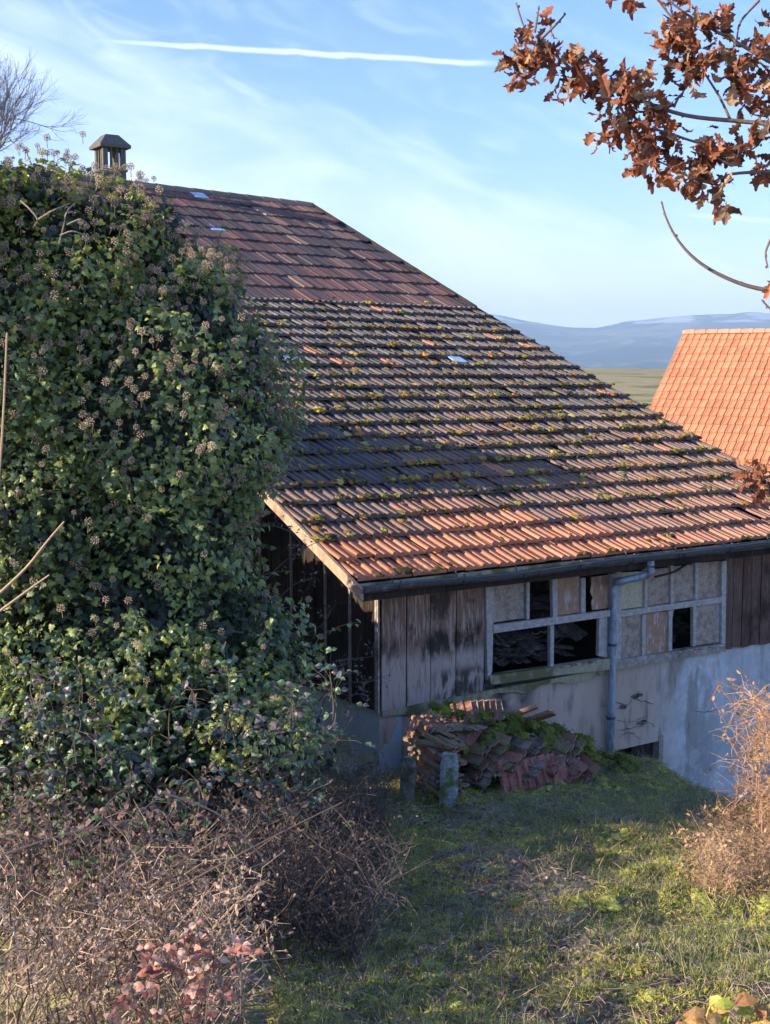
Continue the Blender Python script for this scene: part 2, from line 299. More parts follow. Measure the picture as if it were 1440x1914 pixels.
# far hills
az = np.linspace(-.5, .7, 260); dist = np.linspace(0, 1, 46)
prof_x = np.array([-900, 400, 700, 860, 925, 990, 1060, 1110, 1180, 1240, 1290, 1340, 1380, 1440, 1600, 2000, 2600])
prof_y = np.array([560, 575, 580, 582, 590, 603, 612, 614, 600, 594, 590, 590, 586, 587, 580, 590, 600])
px = 720+F*np.tan(az); top = np.interp(px, prof_x, prof_y)+3*(vnoise(np.stack([px*.03, px*0, px*0], -1), 8)-.5)
HV = []
for kk, dd_ in enumerate(dist):
    Dd = 4200+3800*dd_; zt = CZ+(686-top)/F*8000
    pt = np.stack([px*.006, np.full_like(px, dd_*9), px*0], -1)
    z = -90+(zt+90)*(dd_**1.2)+(1-dd_)*np.minimum(1, dd_*5)*120*(vnoise(pt, 4)-.35+.5*(vnoise(pt, 6, 2.7)-.5))
    HV.append(np.stack([CX+G[0]*Dd+rgt[0]*np.tan(az)*Dd, CY+G[1]*Dd+rgt[1]*np.tan(az)*Dd, z], -1))
HV.append(HV[-1]-np.array([0, 0, 400])+G*900)
HV = np.array(HV); a_, b_ = HV.shape[:2]; i = (np.arange(a_-1)[:, None]*b_+np.arange(b_-1)[None]).ravel()
hm = mat('far_forest', (.03, .045, .03), 1., .5, .003, bump=0, spec=0, col2=(.14, .14, .09), lo=.50, hi=.56)
stain(hm, (.75, .77, .8), .004, (1, 1, 1), .50, .54, .9, (0, 0, 0), lambda t, o: nmath(t, 'MULTIPLY', ramp(t, o[2], 252., 268.), .6))
tag(MB().add(HV.reshape(-1, 3), np.stack([i, i+1, i+b_+1, i+b_], 1)[:, ::-1]).build('hills', hm, smooth=True), kind='structure')

# ================================================================== BARN
barn = empty('barn', (.45, .45, -1.9), 'old weathered barn with a long mossy brown tiled roof and broken windows', 'barn')
EL = np.array([0, 0, 0.]); ER = np.array([6.98, 0, .0])
KR = onY(888, 577, 7.58); KL = np.array([0, 7.58, KR[2]+.06])
RR_ = onY(580, 385, 13.13); RL = np.array([-.0, 13.13, RR_[2]+.10])
p1 = onY(300, 352, 13.13); RL[2] = RR_[2]+(p1[2]-RR_[2])/(p1[0]-RR_[0])*(0-RR_[0])
def lower(u, t): return (EL*(1-u)+ER*u)*(1-t)+(KL*(1-u)+KR*u)*t
def upper(u, t): return (KL*(1-u)+KR*u)*(1-t)+(RL*(1-u)+RR_*u)*t
NL = np.array([0, -2.9, 7.58]); NL /= np.linalg.norm(NL); NU = np.array([0, -2.3, 5.55]); NU /= np.linalg.norm(NU)
LEN1 = np.linalg.norm(KL-EL); LEN2 = np.linalg.norm(RL-KL)
# tiles: a profiled cross-section repeated per tile; every tile its own bit of tilt and colour
prof = np.array([(0, .004), (.006, .024), (.030, .026), (.040, .006), (.052, .002), (.092, .002), (.100, .018), (.122, .018), (.130, .003), (.190, .001), (.199, .004)])
prof_u = np.array([(0, -.02), (.008, -.018), (.012, .004), (.03, .014), (.06, .010), (.09, .007), (.12, .007), (.15, .010), (.18, .014), (.192, .006), (.199, -.018)])
rt = MB(); glass = MB(); tw = .2; moss_pts = []
GL = [(850, 675), (547, 676), (402, 430)]
glass_hits = []
def course(fn, nrm, Lh, t0, t1, kind, row):
    nT = int(round(7.0/tw)); 
    for c in range(nT):
        u0 = c*tw/7.0; wu = tw/7.0
        base = fn(u0+wu/2, (t0+t1)/2/Lh)
        hgt = .052 if kind == 'l' else .030
        ex = .05
        pf = prof if kind == 'l' else prof_u; x = pf[:, 0]/tw*wu*(.985+.02*rng.random())+u0+rng.normal(0, .0006)
        pz = pf[:, 1]*(1.15 if kind == 'l' else 1.); curve = 0 if kind == 'l' else .03*(np.abs(pf[:, 0]/tw-.5)*2)**2/Lh
        dt = rng.normal(0, .007); lift = rng.normal(0, .005); tilt = rng.normal(0, .003)
        if rng.random() < .03: dt -= rng.random()*.04; tilt += rng.normal(0, .012)
        rowsT = [(t0+dt, hgt), ((t0+t1)/2, hgt*.5), (t1+ex, .0)]
        V = []
        V += [fn(xx, rowsT[0][0]/Lh+cv)+nrm*(hgt-.022+lift) for xx, cv in zip(x, curve+0*x)]
        for tt, hh in rowsT: V += [fn(xx, tt/Lh+(cv if tt == rowsT[0][0] else 0))+nrm*(hh+lift+tilt*k/10.+pp) for k, (xx, pp, cv) in enumerate(zip(x, pz, curve+0*x))]
        k = len(x); Fq = [(r*k+i, r*k+i+1, (r+1)*k+i+1, (r+1)*k+i) for r in range(3) for i in range(k-1)]
        X = base[0]; nzv = vnoise(np.array([X*.8, row*.5, 0.]), 9); rr = rng.random()
        if kind == 'l':
            grey = np.array([.118, .106, .102])*(.75+.5*rng.random()); brown = np.array([.28, .175, .13])*(.8+.4*rng.random()); org = np.array([.50, .22, .13])*(.8+.4*rng.random())
            br = np.clip(.12+.75*sstep(X, 2.5, 5.5)*(1-row/14.)+.35*(1-row/9.)+.7*(nzv-.5), 0, 1); br = max(br, 0)  # browner towards lower right: tile tone plus warm sunlight put into the colour
            col = grey*(1-br)+brown*br
            f = 0
            if row <= 0: f = 1-sstep(X, 2.8+.9*rr, 4.8+.6*rr)*.6
            elif row == 1: f = 1-sstep(X, 2.2+.9*rr, 3.6+.8*rr)*.85
            elif row == 2: f = (.95 if 1.4 < X+.8*(rr-.5) < 2.6 else .12)
            elif row == 3: f = .35 if 1.2 < X < 2.4 else .05
            if rr > .975: f = max(f, .6)
            col = col*(1-f)+org*f
        else:
            red = np.array([.175, .098, .083])*(.8+.4*rng.random()); dk = np.array([.085, .07, .07])*(.8+.4*rng.random()); lt = np.array([.28, .18, .13])
            f = np.clip(.5+1.2*(nzv-.5)+1.8*(rr-.5)+(.25 if row in (0, 1, 8, 9) else 0), 0, 1); col = red*f+dk*(1-f)
            if abs(X-(5.25-.13*row*0+.09*(row-5))) < .11 and row >= 5: col = lt
            if rr > .95: col = lt*.8
        rt.add(np.array(V), Fq, col)
        if kind == 'l': moss_pts.append((fn(u0, t0/Lh), row, nrm, fn, u0, t0))
sp = .376; rows = []; t = .13; row = 0
while t+sp < LEN1+.1: course(lower, NL, LEN1, t, t+sp, 'l', row); rows.append(t); t += sp; row += 1
tk = t; n2 = 10; sp2 = (LEN2+.02-.0)/n2
# the last lower course runs up to the kink
course(lower, NL, LEN1, t, LEN1+.02, 'l', row)
for r2 in range(n2): course(upper, NU, LEN2, -.04+r2*sp2, -.04+(r2+1)*sp2, 'u', r2)
roof = rt.build('roof', M['tile'], barn)
# deck under the tiles (blocks light), two slabs
dk = MB()
for a, b, c_, d_ in ((EL, ER, KR, KL), (KL, KR, RR_, RL)): dk.prism(np.array([a, b, c_, d_])-np.array([0, 0, .035])+(np.array([[.03, .08, 0], [-.03, .08, 0], [-.03, 0, 0], [.03, 0, 0]]) if a is EL else 0), (0, 0, -.07))
# far side of the roof
BKL = np.array([0, 22., 0]); BKR = np.array([6.98, 22., 0])
dk.prism(np.array([RL, RR_, BKR, BKL])-np.array([0, 0, .04]), (0, 0, -.07)); dk.build('roof_deck', M['board_dark'], roof)
# ridge caps
rc = MB(); nr = 19; prevc = None
for i in range(nr):
    u0 = i/nr; a = RL+(RR_-RL)*u0; b = RL+(RR_-RL)*((i+1)/nr+.006); k = 7; an = np.linspace(-.35, math.pi+.35, k)
    r0, r1 = .115, .10; V = []
    for p, r in ((a, r0), (b, r1)): V += [p+np.array([0, -math.cos(q)*r, math.sin(q)*r*.8-.005]) for q in an]
    for p, r in ((a, r0-.02),): V += [p+np.array([0, -math.cos(q)*r, math.sin(q)*r*.8-.005]) for q in an]
    col = np.array([.20, .16, .12])*(.7+.6*rng.random()) if rng.random() < .7 else np.array([.30, .22, .17])
    rc.add(np.array(V), [(j, j+1, k+j+1, k+j) for j in range(k-1)]+[(2*k+j, 2*k+j+1, j+1, j) for j in range(k-1)], col)
rc.build('ridge_tiles', M['tile'], roof, smooth=False)
# verge boards
vb = MB()
vb.prism([EL+[-.015, -.02, .035], EL+[-.015, -.02, -.075], KL+[-.015, 0, -.06], KL+[-.015, 0, .055]], (-.03, 0, 0))
vb.prism([KL+[-.015, 0, .055], KL+[-.015, 0, -.09], RL+[-.015, 0, -.09], RL+[-.015, 0, .055]], (-.03, 0, 0))
vb.build('verge_board', M['trim'], roof)
vb = MB(); vb.prism([ER+[.018, .1, .0], ER+[.018, .1, -.12], KR+[.018, 0, -.09], KR+[.018, 0, .03]], (.03, 0, 0)); vb.prism([KR+[.018, 0, .05], KR+[.018, 0, -.09], RR_+[.018, 0, -.09], RR_+[.018, 0, .07]], (.03, 0, 0))
vb.build('verge_board', M['board_dark'], roof)
# glass tiles
for (gx, gy) in GL+[(520, 672), (372, 369)]:
    n_ = NL if gy > 580 else NU; P0 = KR
    p = on(gx, gy, P0, n_); dn = np.cross(n_, [1, 0, 0]); dn = -dn if dn[1] < 0 else dn
    g_ = MB(); sw = .10 if gy > 580 else .13
    g_.box((-sw, -.17, .045), (sw, .15, .056), M=(np.stack([np.array([1, 0, 0.]), dn, n_], -1), p)); g_.build('glass_tile', M['glass_tile'], roof)
# moss clumps on the tiles
t_ = (1+5**.5)/2; ico = np.array([(-1, t_, 0), (1, t_, 0), (-1, -t_, 0), (1, -t_, 0), (0, -1, t_), (0, 1, t_), (0, -1, -t_), (0, 1, -t_), (t_, 0, -1), (t_, 0, 1), (-t_, 0, -1), (-t_, 0, 1)])/1.902
icoF = np.array([(0,11,5),(0,5,1),(0,1,7),(0,7,10),(0,10,11),(1,5,9),(5,11,4),(11,10,2),(10,7,6),(7,1,8),(3,9,4),(3,4,2),(3,2,6),(3,6,8),(3,8,9),(4,9,5),(2,4,11),(6,2,10),(8,6,7),(9,8,1)])
def subdiv(V, Fc):
    V = list(map(tuple, V)); d = {}; out = []
    def mid(a, b):
        k = (min(a, b), max(a, b))
        if k not in d: m = (np.array(V[a])+np.array(V[b]))/2; m /= np.linalg.norm(m); d[k] = len(V); V.append(tuple(m))
        return d[k]
    for a, b, c in Fc: x, y, z = mid(a, b), mid(b, c), mid(c, a); out += [(a, x, z), (x, b, y), (z, y, c), (x, y, z)]
    return np.array(V), np.array(out)
ico2V, ico2F = subdiv(ico, icoF)
mm = MB()
def clump(mb, pos, r, n, cols, flat=.5, cnt=1):
    k = len(pos)
    for v in range(4):
        sel = np.arange(k) % 4 == v
        if not sel.any(): continue
        tv = ico2V*(1+.5*(vnoise(ico2V*2.3, 20+v)-.5))[:, None]*(1+.35*rng.normal(0, 1, (len(ico2V), 1)).clip(-1, 1))
        rr = r[sel]; R = frames(np.broadcast_to(n, (sel.sum(), 3)).copy(), rng.normal(0, 1, (sel.sum(), 3)), np.stack([rr*(.8+.5*rng.random(len(rr))), rr, rr*flat], 1))
        mb.scatter(tv, ico2F, pos[sel], R, cols[sel])
mp_ = []; mr = []
for (p, row, nrm, fn, u0, t0) in moss_pts:
    if row > 18: pr = .25
    elif row > 13: pr = 1.1
    elif row > 3: pr = 1.7
    elif row > 1: pr = 1.0
    else: pr = .25
    pr *= 1.2+3.2*vnoise(np.array([p[0]*.9, row*.45, 0]), 33)
    if p[0] > 5: pr *= .7
    for _ in range(rng.poisson(pr)):
        uu = u0+rng.random()*tw/7; tt = t0+(abs(rng.normal(0, .05)) if rng.random() < .72 else rng.random()*.36)
        r = .014+.036*rng.random()**2; q = fn(uu, tt/LEN1)+nrm*(.052*(1-(tt-t0)/.376)+.010)
        mp_.append(q); mr.append(r)
        if rng.random() < .10:
            for _ in range(6): mp_.append(q+np.array([rng.normal(0, .05), rng.normal(0, .02), 0])+nrm*.0); mr.append(r*.8)
mp_ = np.array(mp_); mr = np.array(mr)
mcol = pick([(.15, .135, .05), (.30, .26, .065), (.42, .22, .065), (.07, .06, .035), (.46, .38, .10)], [4, 3, 3.2, 3.5, 1.1], len(mp_))
clump(mm, mp_, mr, NL, mcol, .6)
tag(mm.build('moss', M['moss'], roof), kind='stuff')
# gutter: half-round, sagging a little, with brackets
XX = np.linspace(-.02, 6.96, 40); sag = -.012*np.sin(XX*1.1)+.008*np.sin(XX*2.7)
gt = MB(); an = np.linspace(math.pi*.92, 2*math.pi+.08, 9); gr = .055
V = []
for x, sg in zip(XX, sag):
    for q in an: V.append((x, .0+math.cos(q)*gr, .035+sg+math.sin(q)*gr))
for x, sg in zip(XX, sag):
    for q in an: V.append((x, .0+math.cos(q)*(gr-.006), .037+sg+math.sin(q)*(gr-.006)))
k = len(an); n_ = len(XX); Fq = [(i*k+j, i*k+j+1, (i+1)*k+j+1, (i+1)*k+j) for i in range(n_-1) for j in range(k-1)]
Fq += [(a+n_*k, d_+n_*k, c_+n_*k, b+n_*k) for a, b, c_, d_ in Fq]
gt.add(V, Fq)
for (x, y) in ((1, 1), (1, -1)): pass
gt.tube([(x, -gr-.004, .045+sg) for x, sg in zip(XX, sag)], .010, 6)
for xe in (XX[0], 2.0, 3.9, 5.8):
    sg = np.interp(xe, XX, sag); gt.add([(xe-.0, 0, .03+sg)]+[(xe, math.cos(q)*gr, .035+sg+math.sin(q)*gr) for q in an], [(0, j+1, j+2) for j in range(k-1)]) if xe < .1 else gt.tube([(xe-.02, math.cos(q)*(gr+.004), .035+sg+math.sin(q)*(gr+.004)) for q in an], .008, 4)
gutter = gt.build('gutter', M['gutter'], barn, smooth=False)
for xb in np.arange(.35, 6.9, .72):
    sg = np.interp(xb, XX, sag); b_ = MB(); b_.tube([(xb, .09, .10+sg), (xb, gr+.01, .06+sg)]+[(xb, math.cos(q)*(gr+.008), .035+sg+math.sin(q)*(gr+.008)) for q in an[::-1]]+[(xb, -gr-.014, .075+sg), (xb, -gr+.01, .08+sg)], .0075, 4); b_.build('bracket', M['gutter'], gutter)
# eave board and rafter tails under the roof
eb = MB(); eb.box((.02, .085, -.075), (6.9, .115, .055)); eb.build('fascia_board', M['sill'], barn)
for xr in np.arange(.3, 6.9, .62): MB().box((xr-.04, .12, -.10), (xr+.04, .43, .02)).build('rafter_tail', M['frame_dark'], barn)
# walls ---------------------------------------------------------
YW = .45
def zx(px_, py_, Y=YW): q = onY(px_, py_, Y); return q[0], q[2]
zfl = lambda X: np.interp(X, [.45, 1.7, 3.4, 5.1, 7.0], [zx(712, 1328)[1], zx(905, 1290)[1], zx(1145, 1246)[1], zx(1345, 1214)[1], zx(1440, 1205)[1]])
dX0, dzT = zx(1152, 1402)[0], zx(1180, 1397)[1]; dX1 = zx(1236, 1380)[0]
pw = MB()
def wallpatch(x0, x1, zb, ztf, nx=24, nz_=14, th=.3):
    xs = np.linspace(x0, x1, nx); V = []
    for i in range(nz_):
        for x in xs:
            zt = ztf(x) if callable(ztf) else ztf; z = zb+(zt-zb)*i/(nz_-1)
            V.append((x, YW+.016*(vnoise(np.array([x*2.2, z*2.2, 0]), 5)-.5)+.004*rng.random(), z))
    pw.add(V, [(i*nx+j, i*nx+j+1, (i+1)*nx+j+1, (i+1)*nx+j) for i in range(nz_-1) for j in range(nx-1)])
    pw.box((x0, YW+.02, zb), (x1, YW+th, min(ztf(x0), ztf(x1)) if callable(ztf) else ztf))
ztop = lambda x: float(zfl(x))
wallpatch(.46, dX0, -4.2, ztop, 60, 40); wallpatch(dX0, dX1, dzT, ztop, 16, 16); wallpatch(dX0, dX1, -4.2, dzT-.62, 8, 6); wallpatch(dX1, 6.9, -4.2, ztop, 60, 44)
wall = pw.build('wall', M['render'], barn)
tag(wall, 'streaked grey rendered base wall')
# side wall base
sw_ = MB()
gzt = lambda Y: on(590, 1288, (.46, 0, 0), (1, 0, 0))
q1 = on(712, 1330, (.46, 0, 0), (1, 0, 0)); q0 = on(592, 1288, (.46, 0, 0), (1, 0, 0)); sl_ = (q0[2]-q1[2])/(q0[1]-q1[1])
sw_.prism([(.455, .45, -4), (.455, .45, q1[2]), (.455, 13, q1[2]+sl_*12.5), (.455, 13, -4)], (.25, 0, 0)); tag(sw_.build('wall', M['render_side'], barn), 'rendered base of the gable wall, tinted blue for skylit shade')
# back and right walls, interior floor
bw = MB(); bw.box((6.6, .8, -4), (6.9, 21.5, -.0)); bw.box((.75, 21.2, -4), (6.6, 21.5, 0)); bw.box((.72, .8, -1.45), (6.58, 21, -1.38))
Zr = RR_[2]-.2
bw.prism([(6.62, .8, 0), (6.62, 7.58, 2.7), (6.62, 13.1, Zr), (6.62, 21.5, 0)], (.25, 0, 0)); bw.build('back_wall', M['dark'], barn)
# front cladding left
pb_px = [712, 757, 800, 850, 904]
def boards(name, xs, ztopf, zbotf, mt, Y0, gap=.013, tf=.022):
    b = MB()
    for i in range(len(xs)-1):
        x0, x1 = xs[i]+gap/2, xs[i+1]-gap/2; yo = Y0-rng.random()*.012; zt = ztopf((x0+x1)/2); n = 9
        zb = [zbotf(x)-rng.random()*.02 for x in (x0, x1)]; cup = rng.normal(0, .004)
        V = []
        for r in range(n):
            for (x, dy) in ((x0, 0), ((x0+x1)/2, -abs(cup)), (x1, 0)):
                z_b = np.interp(x, [x0, x1], zb); z = z_b+(zt-z_b)*r/(n-1); V.append((x+.002*rng.normal(), yo+dy, z))
        Fq = [(r*3+j, r*3+j+1, (r+1)*3+j+1, (r+1)*3+j) for r in range(n-1) for j in range(2)]
        tn = np.array([1, 1, 1])*(.72+.5*rng.random()); b.add(V, Fq, tn); b.box((x0+.001, yo+.0025, max(zb)), (x1-.001, yo+tf, zt), tn)
    return b.build(name, mt, barn)
bx_ = [.455]+[zx(p, 1200)[0] for p in (757, 802, 850, 903)]
bx_ = [.455]+bx_[1:]
cl1 = boards('cladding', bx_, lambda x: -.02, lambda x: ztop(x)+.012, M['board'], .425)
tag(cl1, 'grey weathered boards with dark stains')
# thin cover strips
xr0 = zx(1350, 1100)[0]
cb2 = boards('cladding', list(np.arange(xr0, 6.95, .155)), lambda x: -.02, lambda x: ztop(x)+.01, M['board_red'], .425); tag(cb2, 'dark brown vertical boards right of the windows')
# gable cladding with cover battens
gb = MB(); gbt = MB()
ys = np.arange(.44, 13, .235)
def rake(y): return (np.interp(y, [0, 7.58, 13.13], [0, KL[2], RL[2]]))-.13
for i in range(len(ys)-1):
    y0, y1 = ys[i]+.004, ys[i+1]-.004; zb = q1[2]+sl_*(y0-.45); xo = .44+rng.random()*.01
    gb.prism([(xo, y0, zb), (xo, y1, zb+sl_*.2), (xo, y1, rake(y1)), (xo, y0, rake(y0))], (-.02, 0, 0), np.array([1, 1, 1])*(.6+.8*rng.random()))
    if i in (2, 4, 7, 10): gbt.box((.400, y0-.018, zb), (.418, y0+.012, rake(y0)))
tag(gb.build('cladding', M['board_dark'], barn), 'dark vertical boards of the gable side')
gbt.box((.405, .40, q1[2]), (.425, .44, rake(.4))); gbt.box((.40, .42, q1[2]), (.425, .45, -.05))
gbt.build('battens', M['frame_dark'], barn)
# foundation ledge: thin broken plaster lip
lg = MB(); xs = np.linspace(.46, 3.3, 90)
for a, b in zip(xs[:-1], xs[1:]):
    h1 = .018+.03*vnoise(np.array([a*5, 0, 0]), 3); lg.box((a, YW-.035-.02*vnoise(np.array([a*7, 0, 0]), 2), ztop(a)-h1*2.2), (b-.001, YW+.01, ztop(a)+.004*rng.random()))
lg.build('ledge', M['sill'], barn)
# windows -------------------------------------------------------
def z2(a, b): return zx(900+a/3.13, 1040+b/3.13)
def pp(mb, pts, y0=.40, th=.04):
    mb.prism([(z2(a, b)[0], y0, z2(a, b)[1]) for a, b in pts], (0, th, 0))
def window(polys, label):
    w = MB()
    for p in polys: pp(w, p[0], p[1] if len(p) > 1 else .40, .045)
    o = w.build('window', M['frame'], barn); tag(o, label); return o
wl = window([([(8, 165), (56, 158), (45, 665), (18, 720)], .395), ([(48, 396), (742, 308), (742, 344), (48, 444)], .385), ([(248, 140), (266, 138), (264, 362), (248, 365)], .40),
             ([(398, 122), (428, 118), (428, 348), (402, 352)], .40), ([(566, 125), (592, 122), (592, 325), (568, 330)], .40), ([(388, 402), (410, 399), (408, 655), (388, 658)], .405),
             ([(738, 100), (768, 96), (762, 590), (735, 590)], .39), ([(680, 350), (728, 345), (728, 590), (676, 580)], .42)], 'window of broken panes with two open dark gaps')
wr = window([([(1384, 25), (1414, 22), (1405, 520), (1384, 505)], .39), ([(770, 318), (1392, 230), (1392, 264), (770, 352)], .385), ([(938, 60), (954, 56), (954, 292), (938, 294)], .40),
             ([(1090, 50), (1106, 48), (1106, 272), (1090, 274)], .40), ([(1234, 35), (1252, 32), (1252, 252), (1234, 254)], .40), ([(926, 338), (944, 336), (942, 575), (924, 578)], .40),
             ([(1080, 315), (1100, 312), (1098, 548), (1078, 550)], .40), ([(1222, 290), (1240, 288), (1238, 520), (1222, 522)], .40), ([(768, 90), (800, 86), (795, 600), (765, 604)], .39),
             ([(1366, 262), (1384, 262), (1382, 500), (1364, 502)], .425)], 'window of small dusty panes around one dark gap')
def pane(par, pts, mt, y=.425, lb=None):
    P = np.array([(z2(a, b)[0], y, z2(a, b)[1]) for a, b in pts]); o = MB().prism(P, (0, .004, 0)).build('pane', mt, par)
    if lb: tag(o, lb)
pane(wl, [(54, 158), (214, 150), (204, 364), (54, 386)], M['pane']); pane(wl, [(428, 120), (566, 112), (566, 325), (428, 346)], M['pane_brown'], lb='brown stained pane')
pane(wl, [(634, 120), (738, 105), (738, 300), (640, 312), (634, 268), (643, 240), (628, 205), (636, 165)], M['pane_brown'], lb='torn brown pane with a jagged edge')
pane(wl, [(214, 150), (245, 148), (243, 362), (204, 364)], M['frame_dark'], .432)
pane(wr, [(795, 95), (938, 85), (938, 292), (795, 310)], M['pane_yellow'], lb='yellowed pane beside the downpipe'); pane(wr, [(954, 80), (1090, 62), (1090, 268), (954, 290)], M['pane']); pane(wr, [(1106, 58), (1234, 45), (1234, 250), (1106, 268)], M['pane']); pane(wr, [(1252, 38), (1384, 26), (1384, 232), (1252, 248)], M['pane'])
pane(wr, [(795, 345), (926, 335), (924, 580), (795, 598)], M['pane']); pane(wr, [(944, 335), (1080, 318), (1078, 552), (942, 578)], M['pane_brown']); pane(wr, [(1240, 280), (1368, 262), (1366, 502), (1238, 520)], M['pane'])
pane(wr, [(1100, 312), (1118, 310), (1104, 400), (1100, 420)], M['pane'])
# sills
sl2 = MB(); pp(sl2, [(22, 692), (400, 640), (715, 590), (762, 600), (762, 650), (400, 690), (30, 742)], .37, .10); sl2.build('sill', M['sill'], wl)
sl3 = MB(); pp(sl3, [(762, 600), (1080, 552), (1396, 505), (1396, 552), (1080, 600), (762, 655)], .37, .10); sl3.build('sill', M['frame_dark'], wr)
for w_, a0, a1, b0, b1 in ((wl, 410, 720, 640, 590), (wr, 1080, 1396, 556, 508)):
    rb = MB()
    for k in range(34):
        f = rng.random(); q = z2(a0+(a1-a0)*f, b0+(b1-b0)*f+6); r = .01+.02*rng.random()
        rb.add(ico*np.array([r*1.6, r, r*.5])+np.array([q[0], .365+.03*rng.random(), q[1]+.005]), icoF, pick([(.42, .33, .29), (.5, .46, .42), (.30, .18, .13)], [1, 1, 1], 1)[0])
    rb.build('plaster_crumbs', M['moss'], w_)
# head beam above windows
hb = MB(); hb.box((bx_[-1], .43, -.14), (xr0, .50, .02)); hb.build('head_beam', M['sill'], barn)
# cellar opening
ch = MB(); ch.box((dX1-.03, YW-.006, dzT-.64), (dX1+.035, YW+.1, dzT+.06)); co = ch.build('cellar_frame', M['frame_dark'], barn)
cd = MB(); cd.box((dX0+.32, YW+.09, dzT-.62), (dX1-.03, YW+.12, dzT-.01)); tag(cd.build('cellar_door', M['board_dark'], barn), 'half open dark cellar shutter')
# broken render pieces by the downpipe
bp_ = MB()
for pts in [[(1128, 1318), (1150, 1312), (1172, 1318), (1190, 1308), (1222, 1318)], [(1155, 1345), (1185, 1348), (1210, 1340)], [(1160, 1368), (1188, 1362), (1214, 1352), (1222, 1358)], [(1190, 1308), (1186, 1298), (1196, 1290)], [(1158, 1382), (1180, 1372), (1196, 1378)], [(1300, 1330), (1325, 1333), (1345, 1328)]]:
    P = smooth([onY(a+RND(3), b+RND(3), YW-.004) for a, b in pts], 6); P += rng.normal(0, .006, P.shape)*[1, 0, 1]; bp_.tube(P, .0015+.004*rng.random(len(P))**2, 4)
for (a, b, r) in [(1192, 1300, .06), (1165, 1322, .05), (1200, 1350, .05)]:
    q = onY(a, b, YW); an_ = np.linspace(0, 2*math.pi, 11)[:-1]; bp_.prism([(q[0]+math.cos(v)*r*(.5+.7*rng.random())*1.5, YW-.012, q[2]+math.sin(v)*r*(.2+.5*rng.random())) for v in an_], (0, .010, 0))
tag(bp_.build('broken_render', stain(mat('cracked_render', (.15, .13, .115), .95, .3, 9, bump=.8, bscale=30), (.05, .045, .04), 7, (1, 1, 3), .5, .56, 1.), wall), 'cracked loose render beside the downpipe')
# downpipe
xg = onY(1216, 1052, 0.)[0]; xp = zx(1146, 1200, .38)[0]; zb_ = onY(1146, 1392, .38)[2]
za = onY(1205, 1092, .12)[2]; zb2 = onY(1148, 1108, .37)[2]
dp = MB()
dp.tube(smooth([(xg, 0, -.01), (xg, .0, -.12), (xg-.05, .04, -.17), (xg-.25, .20, -.235), (xp+.10, .35, -.27), (xp+.015, .385, -.33), (xp, .385, -.42)], 6), .040, 12)
dp.tube([(xp, .385, -.40), (xp, .385, zb_-.1)], .042, 14)
for zc_ in (-.42, -.11): dp.tube([((xp if zc_ < -.2 else xg), (.385 if zc_ < -.2 else 0), zc_+.03), ((xp if zc_ < -.2 else xg), (.385 if zc_ < -.2 else 0), zc_-.03)], .047, 14)
pipe = dp.build('downpipe', M['zinc'], barn, smooth=True); pipe.data.set_sharp_from_angle(angle=.9)
for z_ in (-.95, -1.75): b_ = MB(); b_.tube([(xp, .385, z_-.015), (xp, .385, z_+.015)], .048, 12); b_.box((xp-.008, .42, z_-.012), (xp+.008, .46, z_+.012)); b_.build('pipe_clamp', M['gutter'], pipe)
# cable hanging under the eave
cbl = MB(); cbl.tube(smooth([onY(1225, 1078, .2), onY(1262, 1068, .2), onY(1290, 1052, .2), onY(1340, 1042, .15), onY(1440, 1030, .1)], 5), .014, 5); cbl.build('cable', M['cable'], barn)
# chimney on the ridge
ch = empty('chimney_anchor_unused', (0, 0, 0), None, None); bpy.data.objects.remove(ch)
cq = onY(207, 330, 13.13); cx_, cy_ = cq[0], 13.13; cz_ = onY(207, 279, 13.13)[2]; ztopc = onY(207, 253, 13.13)[2]; zlouv = onY(207, 318, 13.13)[2]
cm = MB(); h = .215
cm.box((cx_-h, cy_-h, RL[2]-.5), (cx_+h, cy_+h, zlouv)); chim = cm.build('chimney', M['concrete'], barn)
lv = MB()
for a in (-1, 1):
    for b in (-1, 1): lv.box((cx_+a*(h-.045)-.045, cy_+b*(h-.045)-.045, zlouv), (cx_+a*(h-.045)+.045, cy_+b*(h-.045)+.045, cz_))
for a in (-.055, .055):
    lv.box((cx_+a-.018, cy_-h+.01, zlouv), (cx_+a+.018, cy_-h+.05, cz_)); lv.box((cx_-h+.01, cy_+a-.018, zlouv), (cx_-h+.05, cy_+a+.018, cz_))
lv.box((cx_-h-.02, cy_-h-.02, zlouv-.04), (cx_+h+.02, cy_+h+.02, zlouv)); lv.build('louvre', M['concrete'], chim)
cc = MB(); e = .29; t0 = .12; V = [(cx_+a*e, cy_+b*e, cz_) for a, b in ((-1,-1),(1,-1),(1,1),(-1,1))]+[(cx_+a*e, cy_+b*e, cz_+.05) for a, b in ((-1,-1),(1,-1),(1,1),(-1,1))]+[(cx_+a*t0, cy_+b*t0, ztopc) for a, b in ((-1,-1),(1,-1),(1,1),(-1,1))]
cc.add(V, [(0,3,2,1)]+[(i, (i+1)%4, 4+(i+1)%4, 4+i) for i in range(4)]+[(4+i, 4+(i+1)%4, 8+(i+1)%4, 8+i) for i in range(4)]+[(8,9,10,11)]); cc.build('chimney_cap', M['concrete'], chim)

